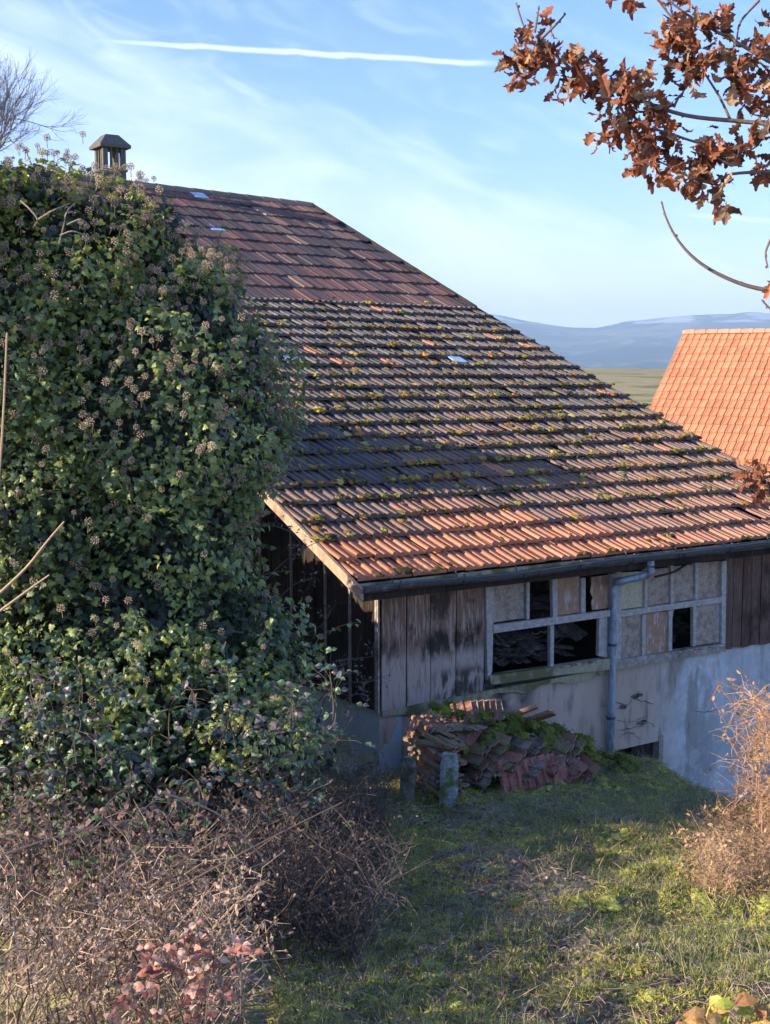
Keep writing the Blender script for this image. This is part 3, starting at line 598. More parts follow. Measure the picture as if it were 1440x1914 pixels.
# ================================================================== loose clay tiles
def tile_mesh(name):
    b = MB(); Lt, Wt = .38, .21; xs = prof[:, 0]-.1; k = len(xs); V = []
    for y in (-Lt/2, Lt/2):
        V += [(x, y, p) for x, p in zip(xs, prof[:, 1])]; V += [(x, y, p-.014) for x, p in zip(xs, prof[:, 1])]
    Fq = [(i, i+1, 2*k+i+1, 2*k+i) for i in range(k-1)]+[(k+i+1, k+i, 3*k+i, 3*k+i+1) for i in range(k-1)]+[(i, k+i, k+i+1, i+1) for i in range(k-1)]+[(2*k+i+1, 3*k+i+1, 3*k+i, 2*k+i) for i in range(k-1)]+[(0, 2*k, 3*k, k), (k-1, 2*k-1, 4*k-1, 3*k-1)]
    return b.add(V, Fq), name
tmats = []
for nm, c1, c2 in (('worn_red_tile', (.40, .185, .125), (.24, .17, .13)), ('mossy_brown_tile', (.31, .20, .145), (.24, .24, .10)), ('dark_tile', (.20, .145, .12), (.33, .26, .21)), ('pink_red_tile', (.42, .19, .15), (.32, .15, .115)), ('dusty_dark_tile', (.10, .09, .085), (.17, .15, .14))):
    tmats.append(mat(nm, c1, .9, .35, 12, bump=.5, bscale=60, spec=.1, col2=c2, lo=.42, hi=.6, bdist=.006))
protos = []
for i, m in enumerate(tmats):
    b, _ = tile_mesh('clay_tile'); o = b.build('clay_tile', m); COL.objects.unlink(o); protos.append(o)
def put_tile(kind, loc, eul, label, group, sc=1.):
    o = protos[kind].copy(); COL.objects.link(o); o.location = tuple(map(float, loc)); o.rotation_euler = eul; o.scale = (sc, sc, sc)
    return tag(o, label, 'roof tile', group)
def gpt(x, y, dz=0): return np.array([x, y, float(gz(np.array([[x, y, 0.]]))[0])+dz])
# left stack of flat tiles between the posts
for col_, (x, y, n) in enumerate([(.42, -.62, 19), (.50, -.30, 21), (.78, -.15, 22), (1.05, -.05, 22)]):
    b = gpt(x, y, .02)
    for k in range(n):
        put_tile(rng.choice([1, 1, 2, 0]), b+[RND(.035), RND(.03), k*.026], (RND(.09), RND(.09)-.03, math.radians(0)+RND(.3)), 'old mossy clay tile lying flat in the heap behind the two stone posts', 'flat clay tiles in the heap by the barn')
# leaning rows to the right, in two tiers
for tier, (z0, y0, lean) in enumerate([(.17, -.66, .80), (.31, -.48, .9)]):
    for k in range(30):
        x = .80+k*.040+RND(.012); p = gpt(x, y0+.10*math.sin(k), z0+.04*RND(1))
        put_tile(rng.choice([0, 0, 0, 2, 1]) if tier == 0 else rng.choice([0, 1, 1, 2]), p+[0, 0, RND(.03)], (RND(.25)+.05, -lean+RND(.3), RND(.35)), ('worn red clay tile leaning in the front row of the heap' if tier == 0 else 'mossy clay tile leaning in the upper row of the heap'), 'leaning clay tiles of the front row' if tier == 0 else 'leaning clay tiles of the upper row')
for k in range(7):
    x = .98+k*.10; p = gpt(x, -.86, .07); put_tile(3, p, (math.radians(68)+RND(.1), RND(.1), RND(.12)), 'pinkish red clay tile set upright along the foot of the heap', 'pinkish tiles at the foot of the heap')
for k in range(74):
    f = rng.random(); x = .55+1.9*f; y = -.45+.35*rng.random()+.12*f; hgt = .58*(1-f)**.8+.10 if f > .35 else .60
    put_tile(rng.choice([1, 2, 1, 0]), gpt(x, y, hgt*.84+RND(.03)), (RND(.4), RND(.45)+.1, RND(1.2)), 'mossy clay tile tumbled over the back of the heap', 'tumbled clay tiles on the heap')
q = onY(968, 1335, -.25); put_tile(0, q, (math.radians(-22), math.radians(20), math.radians(50)), 'rusty orange clay tile lying loose on top of the heap, left one of two', None, 1.05)
q = onY(1000, 1345, -.15); put_tile(0, q, (math.radians(-25), math.radians(22), math.radians(35)), 'rusty orange clay tile lying loose on top of the heap, right one of two', None, 1.05)
q = onY(885, 1330, -.25)
for k in range(6): put_tile(2 if k % 2 else 0, q+[k*.07-.12, 0, .0-.006*k], (math.radians(15), math.radians(-20), math.radians(-35)+RND(.1)), 'dark red clay tile fanned out on the left top of the heap', 'fanned clay tiles on top of the heap')
for k in range(5):
    p = on(1060+rng.random()*40, 1492+rng.random()*14, (0, 0, -1.8), (0, 0, 1)); put_tile(0, gpt(p[0], p[1], .012), (RND(.2), RND(.2), RND(3)), 'broken scrap of orange clay tile in the grass right of the heap', 'scraps of clay tile in the grass', .28)
# rough earth inside the heap
hp = MB(); gx = np.linspace(.35, 3.0, 54); gy = np.linspace(-.75, .42, 26); V = []
for yy in gy:
    for xx in gx:
        f = (xx-.35)/2.65; hh = .30*(1-sstep(f, .3, 1.))+.10*(1-sstep(f, .7, 1.)); hh *= sstep(yy, -.70, -.3)*(sstep(xx, .65, 1.1)); V.append((xx, yy, gpt(xx, yy)[2]-.06+hh+.07*(vnoise(np.array([xx*7, yy*7, 0]), 2)-.5)))
hp.add(V, [(i*54+j, i*54+j+1, (i+1)*54+j+1, (i+1)*54+j) for i in range(25) for j in range(53)]); tag(hp.build('earth_mound', gmat, smooth=True), kind='structure')
# stone posts in front of the heap
def post(px_, py_, s_, w, h, lab, mt, lean):
    q = at_s(px_, py_, s_); q = gpt(q[0], q[1]); a = YW; b = MB(); n = 7; V = []
    for r in range(n+1):
        f = r/n; ww = w*(1-.06*f)*(.5 if False else 1); 
        for (cx2, cy2) in ((-1, -.6), (-.6, -1), (.6, -1), (1, -.6), (1, .6), (.6, 1), (-.6, 1), (-1, .6)): V.append((cx2*ww*(1 if r < n else .8)+lean*f*h+RND(.004), cy2*ww*.55*(1 if r < n else .8)+RND(.004), -.15+f*(h+.15)+RND(.004)))
    Fq = [(r*8+j, r*8+(j+1) % 8, (r+1)*8+(j+1) % 8, (r+1)*8+j) for r in range(n) for j in range(8)]; b.add(V, Fq); b.F.setdefault(8, []).append(np.array([[n*8+j for j in range(8)]])); b.M.setdefault(8, []).append(np.array([0]))
    o = b.build('stone_post', mt); o.location = tuple(q); o.rotation_euler = (0, 0, YAW-math.pi/2); return tag(o, lab, 'post')
stone1 = mat('brown_stone', (.28, .25, .20), .95, .3, 10, bump=.7, bscale=50, col2=(.10, .10, .05)); stone2 = mat('grey_mossy_stone', (.34, .38, .38), .95, .3, 10, bump=.7, bscale=50, col2=(.16, .19, .05), lo=.42, hi=.58)
post(757, 1478, 10.75, .068, .42, 'short brown stone post leaning at the left end of the tile heap', stone1, .10)
post(838, 1490, 10.55, .080, .47, 'short grey stone post overgrown with moss in front of the tile heap', stone2, .02)
# dusty tiles stacked inside, seen through the broken windows
for (x0, x1, top_) in ((1.9, 3.25, -.45), (4.3, 5.0, -.55)):
    for c in range(5 if x1 > 3.9 or x0 < 2 else 3):
        x = x0+(x1-x0)*(c+.5)/5; k = 0; z = -1.36
        while z < top_+RND(.12):
            if z > -1.15: put_tile(4, (x+RND(.06), .98+RND(.08)+.25*((z+1.3)/1.), z), (RND(.22), RND(.22), RND(1.2)), ('dusty tile in the dark stack behind the left broken window' if x0 < 2 else 'dusty tile in the dark stack behind the right window gap'), ('tiles stacked inside behind the left window' if x0 < 2 else 'tiles stacked inside behind the right window'))
            z += .042
for k in range(6): put_tile(4, (3.9*0+2.15+.2*k, .86+RND(.04), -.85+RND(.12)), (math.radians(20)+RND(.3), RND(.4), RND(.6)), 'dusty tile in the dark stack behind the left broken window', 'tiles stacked inside behind the left window')
for p_ in protos: bpy.data.objects.remove(p_)

# ================================================================== neighbouring house with the new orange roof
hs_ = empty('house', SR(45, 12, -4), 'house with a new salmon orange tiled roof behind the barn', 'house')
hr = at_s(1278, 623, 45.); dn_h = -G*math.cos(.59)-rgt*math.sin(.59)      # horizontal part of the down-slope direction
rd = rgt*math.cos(.59)-G*math.sin(.59); beta = math.radians(41)
dsl = dn_h*math.cos(beta)-np.array([0, 0, 1])*math.sin(beta); nh = dn_h*math.sin(beta)+np.array([0, 0, 1])*math.cos(beta)
hb_ = MB(); ncol, nrow, twh, thh = 48, 27, .24, .38
for r in range(nrow):
    for c in range(ncol):
        o0 = hr+rd*(c*twh)+dsl*(r*thh); tone = np.array([.54, .26, .14])*(.84+.28*rng.random()); e1 = rng.random()*.004
        pts = []
        for a, hgt in ((0, .0), (thh+.03, .065)):
            for x, zz in ((.0, -.035), (.018, .022), (.05, .024), (.075, .010), (.205, .008), (.222, -.035)): pts.append(o0+rd*x+dsl*a+nh*(hgt+zz+e1))
        for x, zz in ((.0, -.035), (.018, .022), (.05, .024), (.075, .010), (.205, .008), (.222, -.035)): pts.append(o0+rd*x+dsl*(thh+.03)+nh*(.004))
        hb_.add(pts, [(i+j*6, i+1+j*6, i+7+j*6, i+6+j*6) for j in range(2) for i in range(5)], tone)
hroof = hb_.build('roof', M['tile_new'], hs_)
rcp = MB()
for i in range(28):
    a = hr+rd*(i*.41)+[0, 0, .02]; b = a+rd*.43; up_ = np.array([0, 0, 1.]); an_ = np.linspace(-.3, math.pi+.3, 7); V = []
    for p, r in ((a, .125), (b, .145)): V += [p+dn_h*math.cos(q)*r+up_*math.sin(q)*r*.85 for q in an_]
    V += [b+dn_h*math.cos(q)*.12+up_*math.sin(q)*.12*.85 for q in an_]
    rcp.add(V, [(j+l*7, j+1+l*7, j+8+l*7, j+7+l*7) for l in range(2) for j in range(6)], np.array([.56, .27, .18])*(.93+.14*rng.random()))
rcp.build('ridge_tiles', M['tile_new'], hroof)
hw = MB(); Wd = nrow*thh*math.cos(beta); e0 = hr-nh*.10; A = e0+rd*.12
lowl = A+dsl*nrow*thh*.93; bk = A-dn_h*Wd*.93-np.array([0, 0, 1])*Wd*.93*math.tan(beta)
zbz = -6.; P5 = [A, lowl, np.array([lowl[0], lowl[1], zbz]), np.array([bk[0], bk[1], zbz]), bk]
hw.prism(P5, rd*(ncol*twh-.4)); hw.build('wall', mat('house_wall', (.55, .5, .42), .9, .1, 3), hs_)
# far roof slope
fr = MB(); fr.prism([hr-nh*0, hr+rd*ncol*twh, hr+rd*ncol*twh-dn_h*Wd*1.02-np.array([0, 0, 1])*Wd*math.tan(beta), hr-dn_h*Wd*1.02-np.array([0, 0, 1])*Wd*math.tan(beta)], (0, 0, -.06), col=(.6, .25, .14)); fr.build('back_roof', M['tile_new'], hs_)

# ================================================================== vegetation
ivyV = np.array([(0,.3,.06),(0,0,0),(.28,-.12,-.02),(.52,.12,-.06),(.34,.32,0),(.42,.55,-.07),(.2,.55,.0),(0,1,-.12),(-.2,.55,0),(-.42,.55,-.07),(-.34,.32,0),(-.52,.12,-.06),(-.28,-.12,-.02)])
ivyF = [(0, i, i+1) for i in range(1, 12)]+[(0, 12, 1)]
ovV = np.array([(0,0,0),(.22,.25,.05),(.26,.55,.04),(0,1,-.10),(-.26,.55,.04),(-.22,.25,.05),(0,.5,-.03)]); ovF = [(0,1,6),(1,2,6),(2,3,6),(3,4,6),(4,5,6),(5,0,6)]
def shell(ell, n, depth=.3, seed=0, lump=.22, zmin=None):
    # points on the lumpy surface of a union of ellipsoids given in (px, py, s, rx_px, ry_px, rs): returns pos, outward normal
    E_ = []
    for (x, y, s_, rx, ry, rs) in ell:
        c = at_s(x, y, s_); E_.append((c, rx/F*s_, ry/F*s_, rs))
    area = np.array([e[1]*e[2]+e[1]*e[3]+e[2]*e[3] for e in E_]); cnt = rng.multinomial(n, area/area.sum())
    Ps = []; Ns = []
    for i, (c, rx, ry, rs) in enumerate(E_):
        dv = rng.normal(0, 1, (cnt[i], 3)); dv /= np.linalg.norm(dv, axis=1, keepdims=True)
        loc = dv*np.array([rx, rs, ry]); Wp = loc[:, :1]*rgt+loc[:, 1:2]*G+loc[:, 2:3]*np.array([0, 0, 1.])
        nn = dv/np.array([rx, rs, ry]); nn = nn[:, :1]*rgt+nn[:, 1:2]*G+nn[:, 2:3]*np.array([0, 0, 1.]); nn /= np.linalg.norm(nn, axis=1, keepdims=True)
        Q = c+Wp; l = (vnoise(Q, seed, 2.2)-.55)*2*lump+(vnoise(Q, seed+1, 6.)-.5)*lump*1.1
        Q = Q+nn*(l-depth*rng.random(len(Q))**1.6)[:, None]; keep = np.ones(len(Q), bool)
        for j, (c2, rx2, ry2, rs2) in enumerate(E_):
            if j == i: continue
            v = Q-c2; dd_ = np.sqrt(((v@rgt)/rx2)**2+((v@G)/rs2)**2+(v[:, 2]/ry2)**2); keep &= dd_ > .80
        keep &= ((nn@G) < .75)
        Ps.append(Q[keep]); Ns.append(nn[keep])
    P_ = np.concatenate(Ps); N_ = np.concatenate(Ns); g = gz(P_); k = P_[:, 2] > g-.02
    return P_[k], N_[k]
IVY = [(300, 800, 9.9, 262, 320, 1.1), (110, 560, 10.0, 215, 220, 1.0), (-120, 700, 9.6, 260, 400, 1.2), (325, 630, 10.1, 150, 175, .9), (300, 1050, 9.7, 215, 260, 1.0), (440, 1240, 9.5, 140, 170, .7), (190, 1230, 9.3, 260, 240, .9),
       (-60, 470, 9.8, 150, 150, .8), (225, 430, 10.1, 75, 58, .5), (275, 500, 10.1, 100, 120, .6), (405, 790, 10.0, 120, 150, .7), (60, 365, 10., 80, 50, .5), (20, 1000, 9.2, 200, 250, .8), (555, 1400, 9.7, 75, 110, .4), (420, 1400, 9.1, 170, 160, .7), (120, 1420, 8.8, 220, 170, .7)]
ivy = empty('ivy_thicket', gpt(*SR(9.8, -2.2)[:2]), 'tall dark green ivy thicket with brown seed heads covering the left side', 'ivy')
P_, N_ = shell(IVY, 120000, .32, 40, .27)
# holes: fewer leaves where a coarse noise is low
hole = vnoise(P_, 77, 3.1)*.6+vnoise(P_, 78, 7.)*.4; kp = (hole > .36) | (rng.random(len(P_)) < .12); P_, N_ = P_[kp], N_[kp]
n = len(P_); print('ivy leaves', n)
pxy = np.stack([720+F*((P_-C)@rgt)/((P_-C)@fwd), 957-F*((P_-C)@upv)/((P_-C)@fwd)], 1)
low = sstep(P_[:, 2], -.1, -1.2) if False else 1-sstep(P_[:, 2], -1.1, -.1)
colr = pick([(.17, .23, .085), (.22, .275, .085), (.13, .19, .095), (.26, .31, .08), (.33, .36, .08)], [4, 4, 3, 2, .6], n)
yel = (P_[:, 2] > 2.2) & (rng.random(n) < .7*sstep(P_[:, 2], 2.3, 3.1)); colr *= (.62+.85*vnoise(P_, 79, 1.7))[:, None]; colr[yel] = pick([(.42, .42, .06), (.30, .34, .06)], [1, 1], yel.sum())  # crown leaves yellowed to paint the sunlit top of the ivy
br_ = rng.random(n) < .30*low; colr[br_] = pick([(.22, .17, .155), (.15, .12, .11)], [1, 1], br_.sum())
tip = np.array([0, 0, -1.])+rng.normal(0, .55, (n, 3)); up_n = N_*.8+np.array([0, 0, .55])
R = frames(up_n, tip, .028+.042*rng.random(n)**1.3, .65)
ib = MB().scatter(ivyV, ivyF, P_, R, colr); ib.build('foliage', M['ivy'], ivy)
sh = MB(); so_ = (np.abs(N_@G) < .75)&(P_[:, 2] > -1.2); ids = np.where(so_)[0]; ids = ids[rng.choice(len(ids), 330, replace=False)]; lp = []; ln_ = []
for i_ in ids:
    d = N_[i_]*.8+np.array([0, 0, .35])+rng.normal(0, .35, 3); d /= np.linalg.norm(d); L_ = .12+.26*rng.random()**1.5; a = P_[i_]; m_ = a+d*L_*.55+[0, 0, .02]; b = a+d*L_-[0, 0, L_*.3*rng.random()]
    sh.tube([a, m_, b], [.0035, .003, .002], 3, (.16, .17, .08), cap=False)
    for t_1 in np.linspace(.3, 1, 3+int(L_*16)):
        q = (a*(1-t_1)**2+2*m_*t_1*(1-t_1)+b*t_1**2)+rng.normal(0, .012, 3); lp.append(q); ln_.append(d*.3+np.array([0, 0, .6])+rng.normal(0, .5, 3))
tag(sh.build('shoots', M['twig'], ivy), kind='stuff'); lp = np.array(lp); ln_ = np.array(ln_); nn_ = len(lp)
MB().scatter(ivyV, ivyF, lp, frames(ln_, rng.normal(0, .8, (nn_, 3))-[0, 0, .8], .026+.03*rng.random(nn_), .3), pick([(.17, .23, .075), (.24, .29, .075), (.13, .19, .08)], [2, 1, 1], nn_)).build('shoot_leaves', M['ivy'], ivy)
# woody core: a tangle of stems carrying the leaves
st = MB()
for k in range(260):
    b = SR(9.6+rng.uniform(-.8, .9), rng.uniform(-3.4, -1.5)); b = gpt(b[0], b[1]); e = at_s(rng.uniform(-100, 360), rng.uniform(520, 1150), rng.uniform(9.6, 10.4))
    m1 = (b+e)/2+rng.normal(0, .14, 3); st.tube(smooth([b, m1, e], 5), np.linspace(.022, .006, 11), 4, col=pick([(.10, .08, .06)], [1], 1)[0])
st.build('stems', M['twig'], ivy)
# unseen rear ivy added to shade gable and roof; inner foliage stops stray light
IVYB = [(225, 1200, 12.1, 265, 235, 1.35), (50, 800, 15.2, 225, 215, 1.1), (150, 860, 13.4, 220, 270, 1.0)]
Pb, Nb = shell(IVYB, 60000, .3, 43, .16); MB().scatter(ivyV, ivyF, Pb, frames(Nb, rng.normal(0, 1, Nb.shape)-[0, 0, .8], .08+.05*rng.random(len(Pb)), .5), pick([(.05, .10, .04), (.04, .075, .03)], [1, 1], len(Pb))).build('hidden_shade_foliage', M['ivy'], ivy)
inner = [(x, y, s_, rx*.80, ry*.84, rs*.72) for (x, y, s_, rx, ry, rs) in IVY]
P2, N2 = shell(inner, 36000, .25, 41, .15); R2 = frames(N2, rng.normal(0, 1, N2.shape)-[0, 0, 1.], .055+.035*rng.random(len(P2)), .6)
MB().scatter(ivyV, ivyF, P2, R2, pick([(.04, .07, .035), (.05, .05, .035)], [2, 1], len(P2))).build('inner_foliage', M['ivy'], ivy)  # leaf colour kept dark to paint the shade deep inside the ivy
# seed heads (umbels)
def umbel(seed):
    r_ = np.random.default_rng(seed); b = MB(); n = 26; i = np.arange(n)+.5; ph = np.arccos(1-2*i/n); th = math.pi*(1+5**.5)*i; dv = np.stack([np.cos(th)*np.sin(ph), np.sin(th)*np.sin(ph), np.cos(ph)], 1)
    for v in dv:
        rr = .85+.3*r_.random(); b.add(ico*.20+v*rr, icoF, np.array([.40, .31, .22])*(.6+.8*r_.random())); 
    for v in dv[::2]: b.tube([v*0, v*.8], .05, 3, (.2, .16, .10), cap=False)
    b.tube([(0, 0, -3.2), (.1, 0, -1.5), (0, 0, 0)], [.13, .11, .10], 4, (.20, .19, .10)); return b
uo = umbel(1).build('seed_head', M['head']); COL.objects.unlink(uo)
Pu, Nu = shell(IVY[:13], 4600, .0, 40, .27); k = Nu@G < .25; Pu, Nu = Pu[k], Nu[k]
w = .25+sstep(Pu[:, 2], -.6, 2.2); k = rng.random(len(Pu)) < w*.8; Pu, Nu = Pu[k][:1100], Nu[k][:1100]
extra = [at_s(155, 250, 10.), at_s(288, 333, 10.), at_s(245, 310, 10.), at_s(108, 284, 10.), at_s(125, 290, 10.), at_s(70, 272, 10.), at_s(402, 455, 9.9), at_s(402, 490, 9.9), at_s(378, 427, 9.9)]
vis = 0; rest = MB(); ubv = umbel(2); uV = np.concatenate(ubv.V); uC = np.concatenate(ubv.Cc)
for i, p in enumerate(extra+list(Pu)):
    r = .017+.011*rng.random(); nn = np.array([0, 0, 1.]) if i < 9 else Nu[i-9]*.5+np.array([0, 0, .9])+rng.normal(0, .25, 3); off = nn/np.linalg.norm(nn)*(.0 if i < 9 else .09)
    qt = Vector(nn).to_track_quat('Z', 'Y'); pos = p+off
    if i < 100:
        o = uo.copy(); COL.objects.link(o); o.parent = ivy; o.location = Vector(pos)-ivy.location; o.rotation_mode = 'QUATERNION'; o.rotation_quaternion = qt; o.scale = (r, r, r)
    else:
        Rm = np.array(qt.to_matrix())*r; V = uV@Rm.T+pos; b0 = rest.n; rest.V.append(V); rest.Cc.append(uC*(.7+.6*rng.random())); rest.n += len(V)
        for kk in ubv.F: rest.F.setdefault(kk, []).append(np.concatenate(ubv.F[kk])+b0); rest.M.setdefault(kk, []).append(np.zeros(sum(len(a) for a in ubv.F[kk]), int))
tag(rest.build('seed_heads', M['head'], ivy), kind='stuff'); bpy.data.objects.remove(uo)
# bleached dead stems at the top left of the ivy
ds = MB()
for pts in [[(38, 375), (55, 390), (70, 410), (62, 425)], [(70, 410), (95, 395), (130, 380)], [(110, 455), (118, 425), (125, 395), (140, 380)], [(125, 420), (150, 410), (165, 420)], [(112, 440), (135, 432), (160, 440)], [(5, 775), (8, 700), (14, 620)], [(140, 880), (170, 870), (200, 845), (215, 830)]]:
    ds.tube(smooth([at_s(a, b, 8.9+.1*RND(1)) for a, b in pts], 4), .0055, 4, (.30, .26, .20))
ds.build('dead_stems', M['twig'], ivy)

def cane(mb, p0, p1, sagz, r, col, k=4, n=7, wob=.03):
    t = np.linspace(0, 1, n)[:, None]; P = p0*(1-t)+p1*t; P[:, 2] += sagz*np.sin(t[:, 0]*math.pi); P[1:-1] += rng.normal(0, wob, (n-2, 3)); mb.tube(P, np.linspace(r, r*.45, n), k, col, cap=False); return P
def twiggy(mb, P, n, ln, r, col, upb=.3, k=3):
    out = []
    for _ in range(n):
        i = rng.integers(1, len(P)); d = rng.normal(0, 1, 3)+np.array([0, 0, upb]); d /= np.linalg.norm(d); L_ = ln*(.4+rng.random()); a = P[i]; m_ = a+d*L_*.5+rng.normal(0, L_*.1, 3); b = a+d*L_+rng.normal(0, L_*.15, 3)
        mb.tube([a, m_, b], [r, r*.75, r*.4], k, col, cap=False); out.append(b); out.append(m_)
    return out
# dead grey-brown thicket in the lower middle
def thicket(name, label, cat, n, xr, sr, hr_, colset, leafset, nleaf, leaf_size, lean=(0, 0), tw=7, rad=.003, ln=.22, heads=0):
    base = SR(np.mean(sr), (np.mean(xr)-720)/F*np.mean(sr)); root = empty(name, gpt(base[0], base[1]), label, cat); mb = MB(); pts = []
    for _ in range(n):
        s_ = rng.uniform(*sr); r_ = (rng.uniform(*xr)-720)/F*s_; b = SR(s_, r_); b = gpt(b[0], b[1]); h_ = rng.uniform(*hr_)
        d = rgt*(rng.normal(lean[0], .35))+G*rng.normal(lean[1], .35); e = b+d*h_+np.array([0, 0, h_]); col = pick(colset, np.ones(len(colset)), 1)[0]
        P = cane(mb, b, e, .12*h_, rad*(.7+.8*rng.random()), col, 3, 6, .02); pts += twiggy(mb, P, tw, ln, rad*.45, col); pts.append(e)
    mb.build('stems', M['twig'], root); pts = np.array(pts)
    if nleaf:
        i = rng.integers(0, len(pts), nleaf); Q = pts[i]+rng.normal(0, .02, (nleaf, 3)); R = frames(rng.normal(0, 1, (nleaf, 3))+[0, 0, .7], rng.normal(0, 1, (nleaf, 3))+[0, 0, -.6], leaf_size*(.5+.8*rng.random(nleaf)))
        MB().scatter(ovV, ovF, Q, R, pick(leafset, np.ones(len(leafset)), nleaf)).build('leaves', M['leaf'], root)
    if heads:
        i = rng.integers(0, len(pts), heads); Q = pts[i]; R = frames(rng.normal(0, 1, (heads, 3)), rng.normal(0, 1, (heads, 3)), np.stack([.004+.004*rng.random(heads)]*3, 1)*[1, 1.6, 1]); MB().scatter(ico, icoF, Q, R, pick([(.36, .27, .19), (.28, .2, .14)], [1, 1], heads)).build('seed_heads', M['head'], root)
    return root
GREY = [(.17, .14, .12), (.12, .095, .085), (.24, .20, .17)]; STRAW = [(.56, .43, .31), (.36, .27, .19), (.16, .12, .09)]
PURP = [(.21, .15, .13), (.28, .20, .165), (.12, .095, .09)]
thicket('dead_bush', 'dense thicket of dead grey brown twigs in the lower middle', 'bush', 420, (420, 690), (6.3, 9.3), (.20, .58), [(.17, .135, .115), (.10, .08, .07), (.055, .045, .04)], [(.18, .14, .12), (.24, .18, .15), (.13, .105, .09)], 4500, .024, (0, 0), 12, .0042, .22)
thicket('bramble', 'purplish brown bramble below the ivy with drooping old leaves', 'bramble', 90, (-60, 560), (7.6, 9.0), (.25, .62), PURP, PURP+[(.08, .13, .065)], 6000, .055, (0, 0), 9, .0035, .24)
thicket('bush', 'grey brown bush of brittle twigs and withered leaves at the left edge', 'bush', 85, (-80, 400), (6.2, 7.6), (.22, .55), GREY+[(.06, .05, .045)]+STRAW, PURP+[(.20, .15, .11)], 2600, .045, (.1, 0), 9, .0046, .26, 400)
thicket('dry_weeds', 'sunlit straw coloured dry weeds with seed heads in the lower left corner', 'weeds', 120, (-60, 400), (4.9, 6.1), (.25, .58), STRAW, [(.44, .32, .23), (.52, .38, .29), (.32, .23, .17)], 3000, .030, (.3, 0), 9, .0052, .20, 1300)
# long crossing canes
rootc = empty('bramble', gpt(*SR(6.6, -1.6)[:2]), 'long pale arching bramble canes rising over the dry weeds at lower left', 'bramble'); mb = MB(); pts = []
for a in [((0, 1840), (200, 1700), (420, 1560)), ((180, 1790), (300, 1720), (440, 1640)), ((0, 1790), (150, 1680), (300, 1560)), ((200, 1830), (330, 1700), (520, 1560)), ((260, 1700), (480, 1580), (640, 1500)), ((0, 1600), (120, 1560), (260, 1530)), ((300, 1480), (420, 1530), (520, 1640)), ((60, 1914), (180, 1780), (220, 1600)), ((330, 1914), (380, 1760), (500, 1640)), ((0, 1880), (120, 1760), (400, 1690))]:
    P = smooth([at_s(x, y, 5.7+.25*i) for i, (x, y) in enumerate(a)], 6); mb.tube(P, np.linspace(.0055, .003, len(P)), 5, pick([(.36, .26, .19), (.24, .17, .13)], [1, 1], 1)[0]); pts += twiggy(mb, P, 6, .12, .0016, (.25, .18, .13))
for a in [((0, 1108), (50, 1060), (90, 1010), (120, 975)), ((0, 1142), (50, 1105), (92, 1075)), ((-70, 1960), (-40, 1400), (-6, 950), (6, 780), (13, 622))]:
    P = smooth([at_s(x, y, 4.9) for x, y in a], 5); mb.tube(P, np.linspace(.0065, .0035, len(P)), 6, (.42, .31, .20))
mb.build('canes', M['twig'], rootc)
# clumps of larger leaves: dark green-purple bramble leaflets, pink-brown sunlit ones, yellow ones
def leafy(name, label, cat, clusters, cols, size, n_per, mt, stem=(.13, .11, .08), nrm=(0, 0, .8), short=False):
    c0 = at_s(clusters[0][0], clusters[0][1], clusters[0][2]); root = empty(name, gpt(c0[0], c0[1]), label, cat); lb = MB(); sb = MB()
    for (x, y, s_, rad) in clusters:
        c = at_s(x, y, s_); g = gpt(c[0]+RND(.1), c[1]+RND(.1)); g = c-[0, 0, .22] if short else g; P = smooth([g, (g+c)/2+rng.normal(0, .03, 3), c], 4); sb.tube(P, .0035, 4, stem)
        for _ in range(max(1, n_per//3)):
            q = c+(rgt*rng.normal(0, 1)+np.array([0, 0, 1])*rng.normal(0, 1)*.8+G*rng.normal(0, .8))*rad/F*s_*.55; sb.tube([c, (c+q)/2+[0, 0, .02], q], .0018, 3, stem, cap=False)
            a0 = rng.random()*6.28; nn = np.array(nrm)+rng.normal(0, .45, 3)-G*.5
            tips = np.array([rgt*math.cos(a0+v)+np.array([0, 0, 1])*math.sin(a0+v)*.7-G*.3*math.sin(a0+v) for v in (0, 1.5, -1.5)]); ns = np.tile(nn, (3, 1)); R = frames(ns, tips, size*(.7+.5*rng.random(3)), .25)
            lb.scatter((ovV*np.array([1.45, 1, 1])+np.stack([0*ovV[:, 0], 0*ovV[:, 0], -.35*(ovV[:, 1]-.4)**2+.9*ovV[:, 0]**2], 1)), ovF, np.tile(q, (3, 1)), R, pick(cols, np.ones(len(cols)), 3))
    sb.build('canes', M['twig'], root); lb.build('leaves', mt, root); return root
leafy('bramble', 'clump of pinkish brown bramble leaves lit by the sun at the bottom', 'bramble', [(330, 1790, 4.75, 60), (400, 1790, 4.75, 60), (300, 1840, 4.75, 55), (380, 1860, 4.75, 60), (450, 1780, 4.75, 30), (350, 1900, 4.75, 60), (250, 1885, 4.75, 50), (285, 1800, 4.75, 30), (360, 1750, 4.75, 30)], [(.60, .33, .27), (.66, .41, .34), (.42, .19, .15), (.62, .45, .35), (.30, .15, .12)], .044, 26, M['leaf'])
leafy('bramble', 'dark green and slate bramble leaves spilling out at the foot of the ivy', 'bramble', [(160+rng.uniform(-150, 480), 1400+rng.uniform(-160, 160), 8.0+RND(.35), 60) for _ in range(52)], [(.06, .12, .075), (.085, .165, .08), (.085, .11, .12), (.14, .11, .12)], .052, 24, M['ivy'], short=True)
leafy('bramble', 'reddish stem with yellow and green leaves in the bottom right corner', 'bramble', [(1335, 1878, 4.9, 30), (1395, 1862, 4.9, 30), (1330, 1900, 4.9, 26), (1425, 1890, 4.9, 25), (1300, 1925, 4.9, 24)], [(.58, .46, .10), (.42, .48, .09), (.62, .42, .18), (.50, .28, .12)], .085, 7, M['leaf'], (.42, .14, .12))
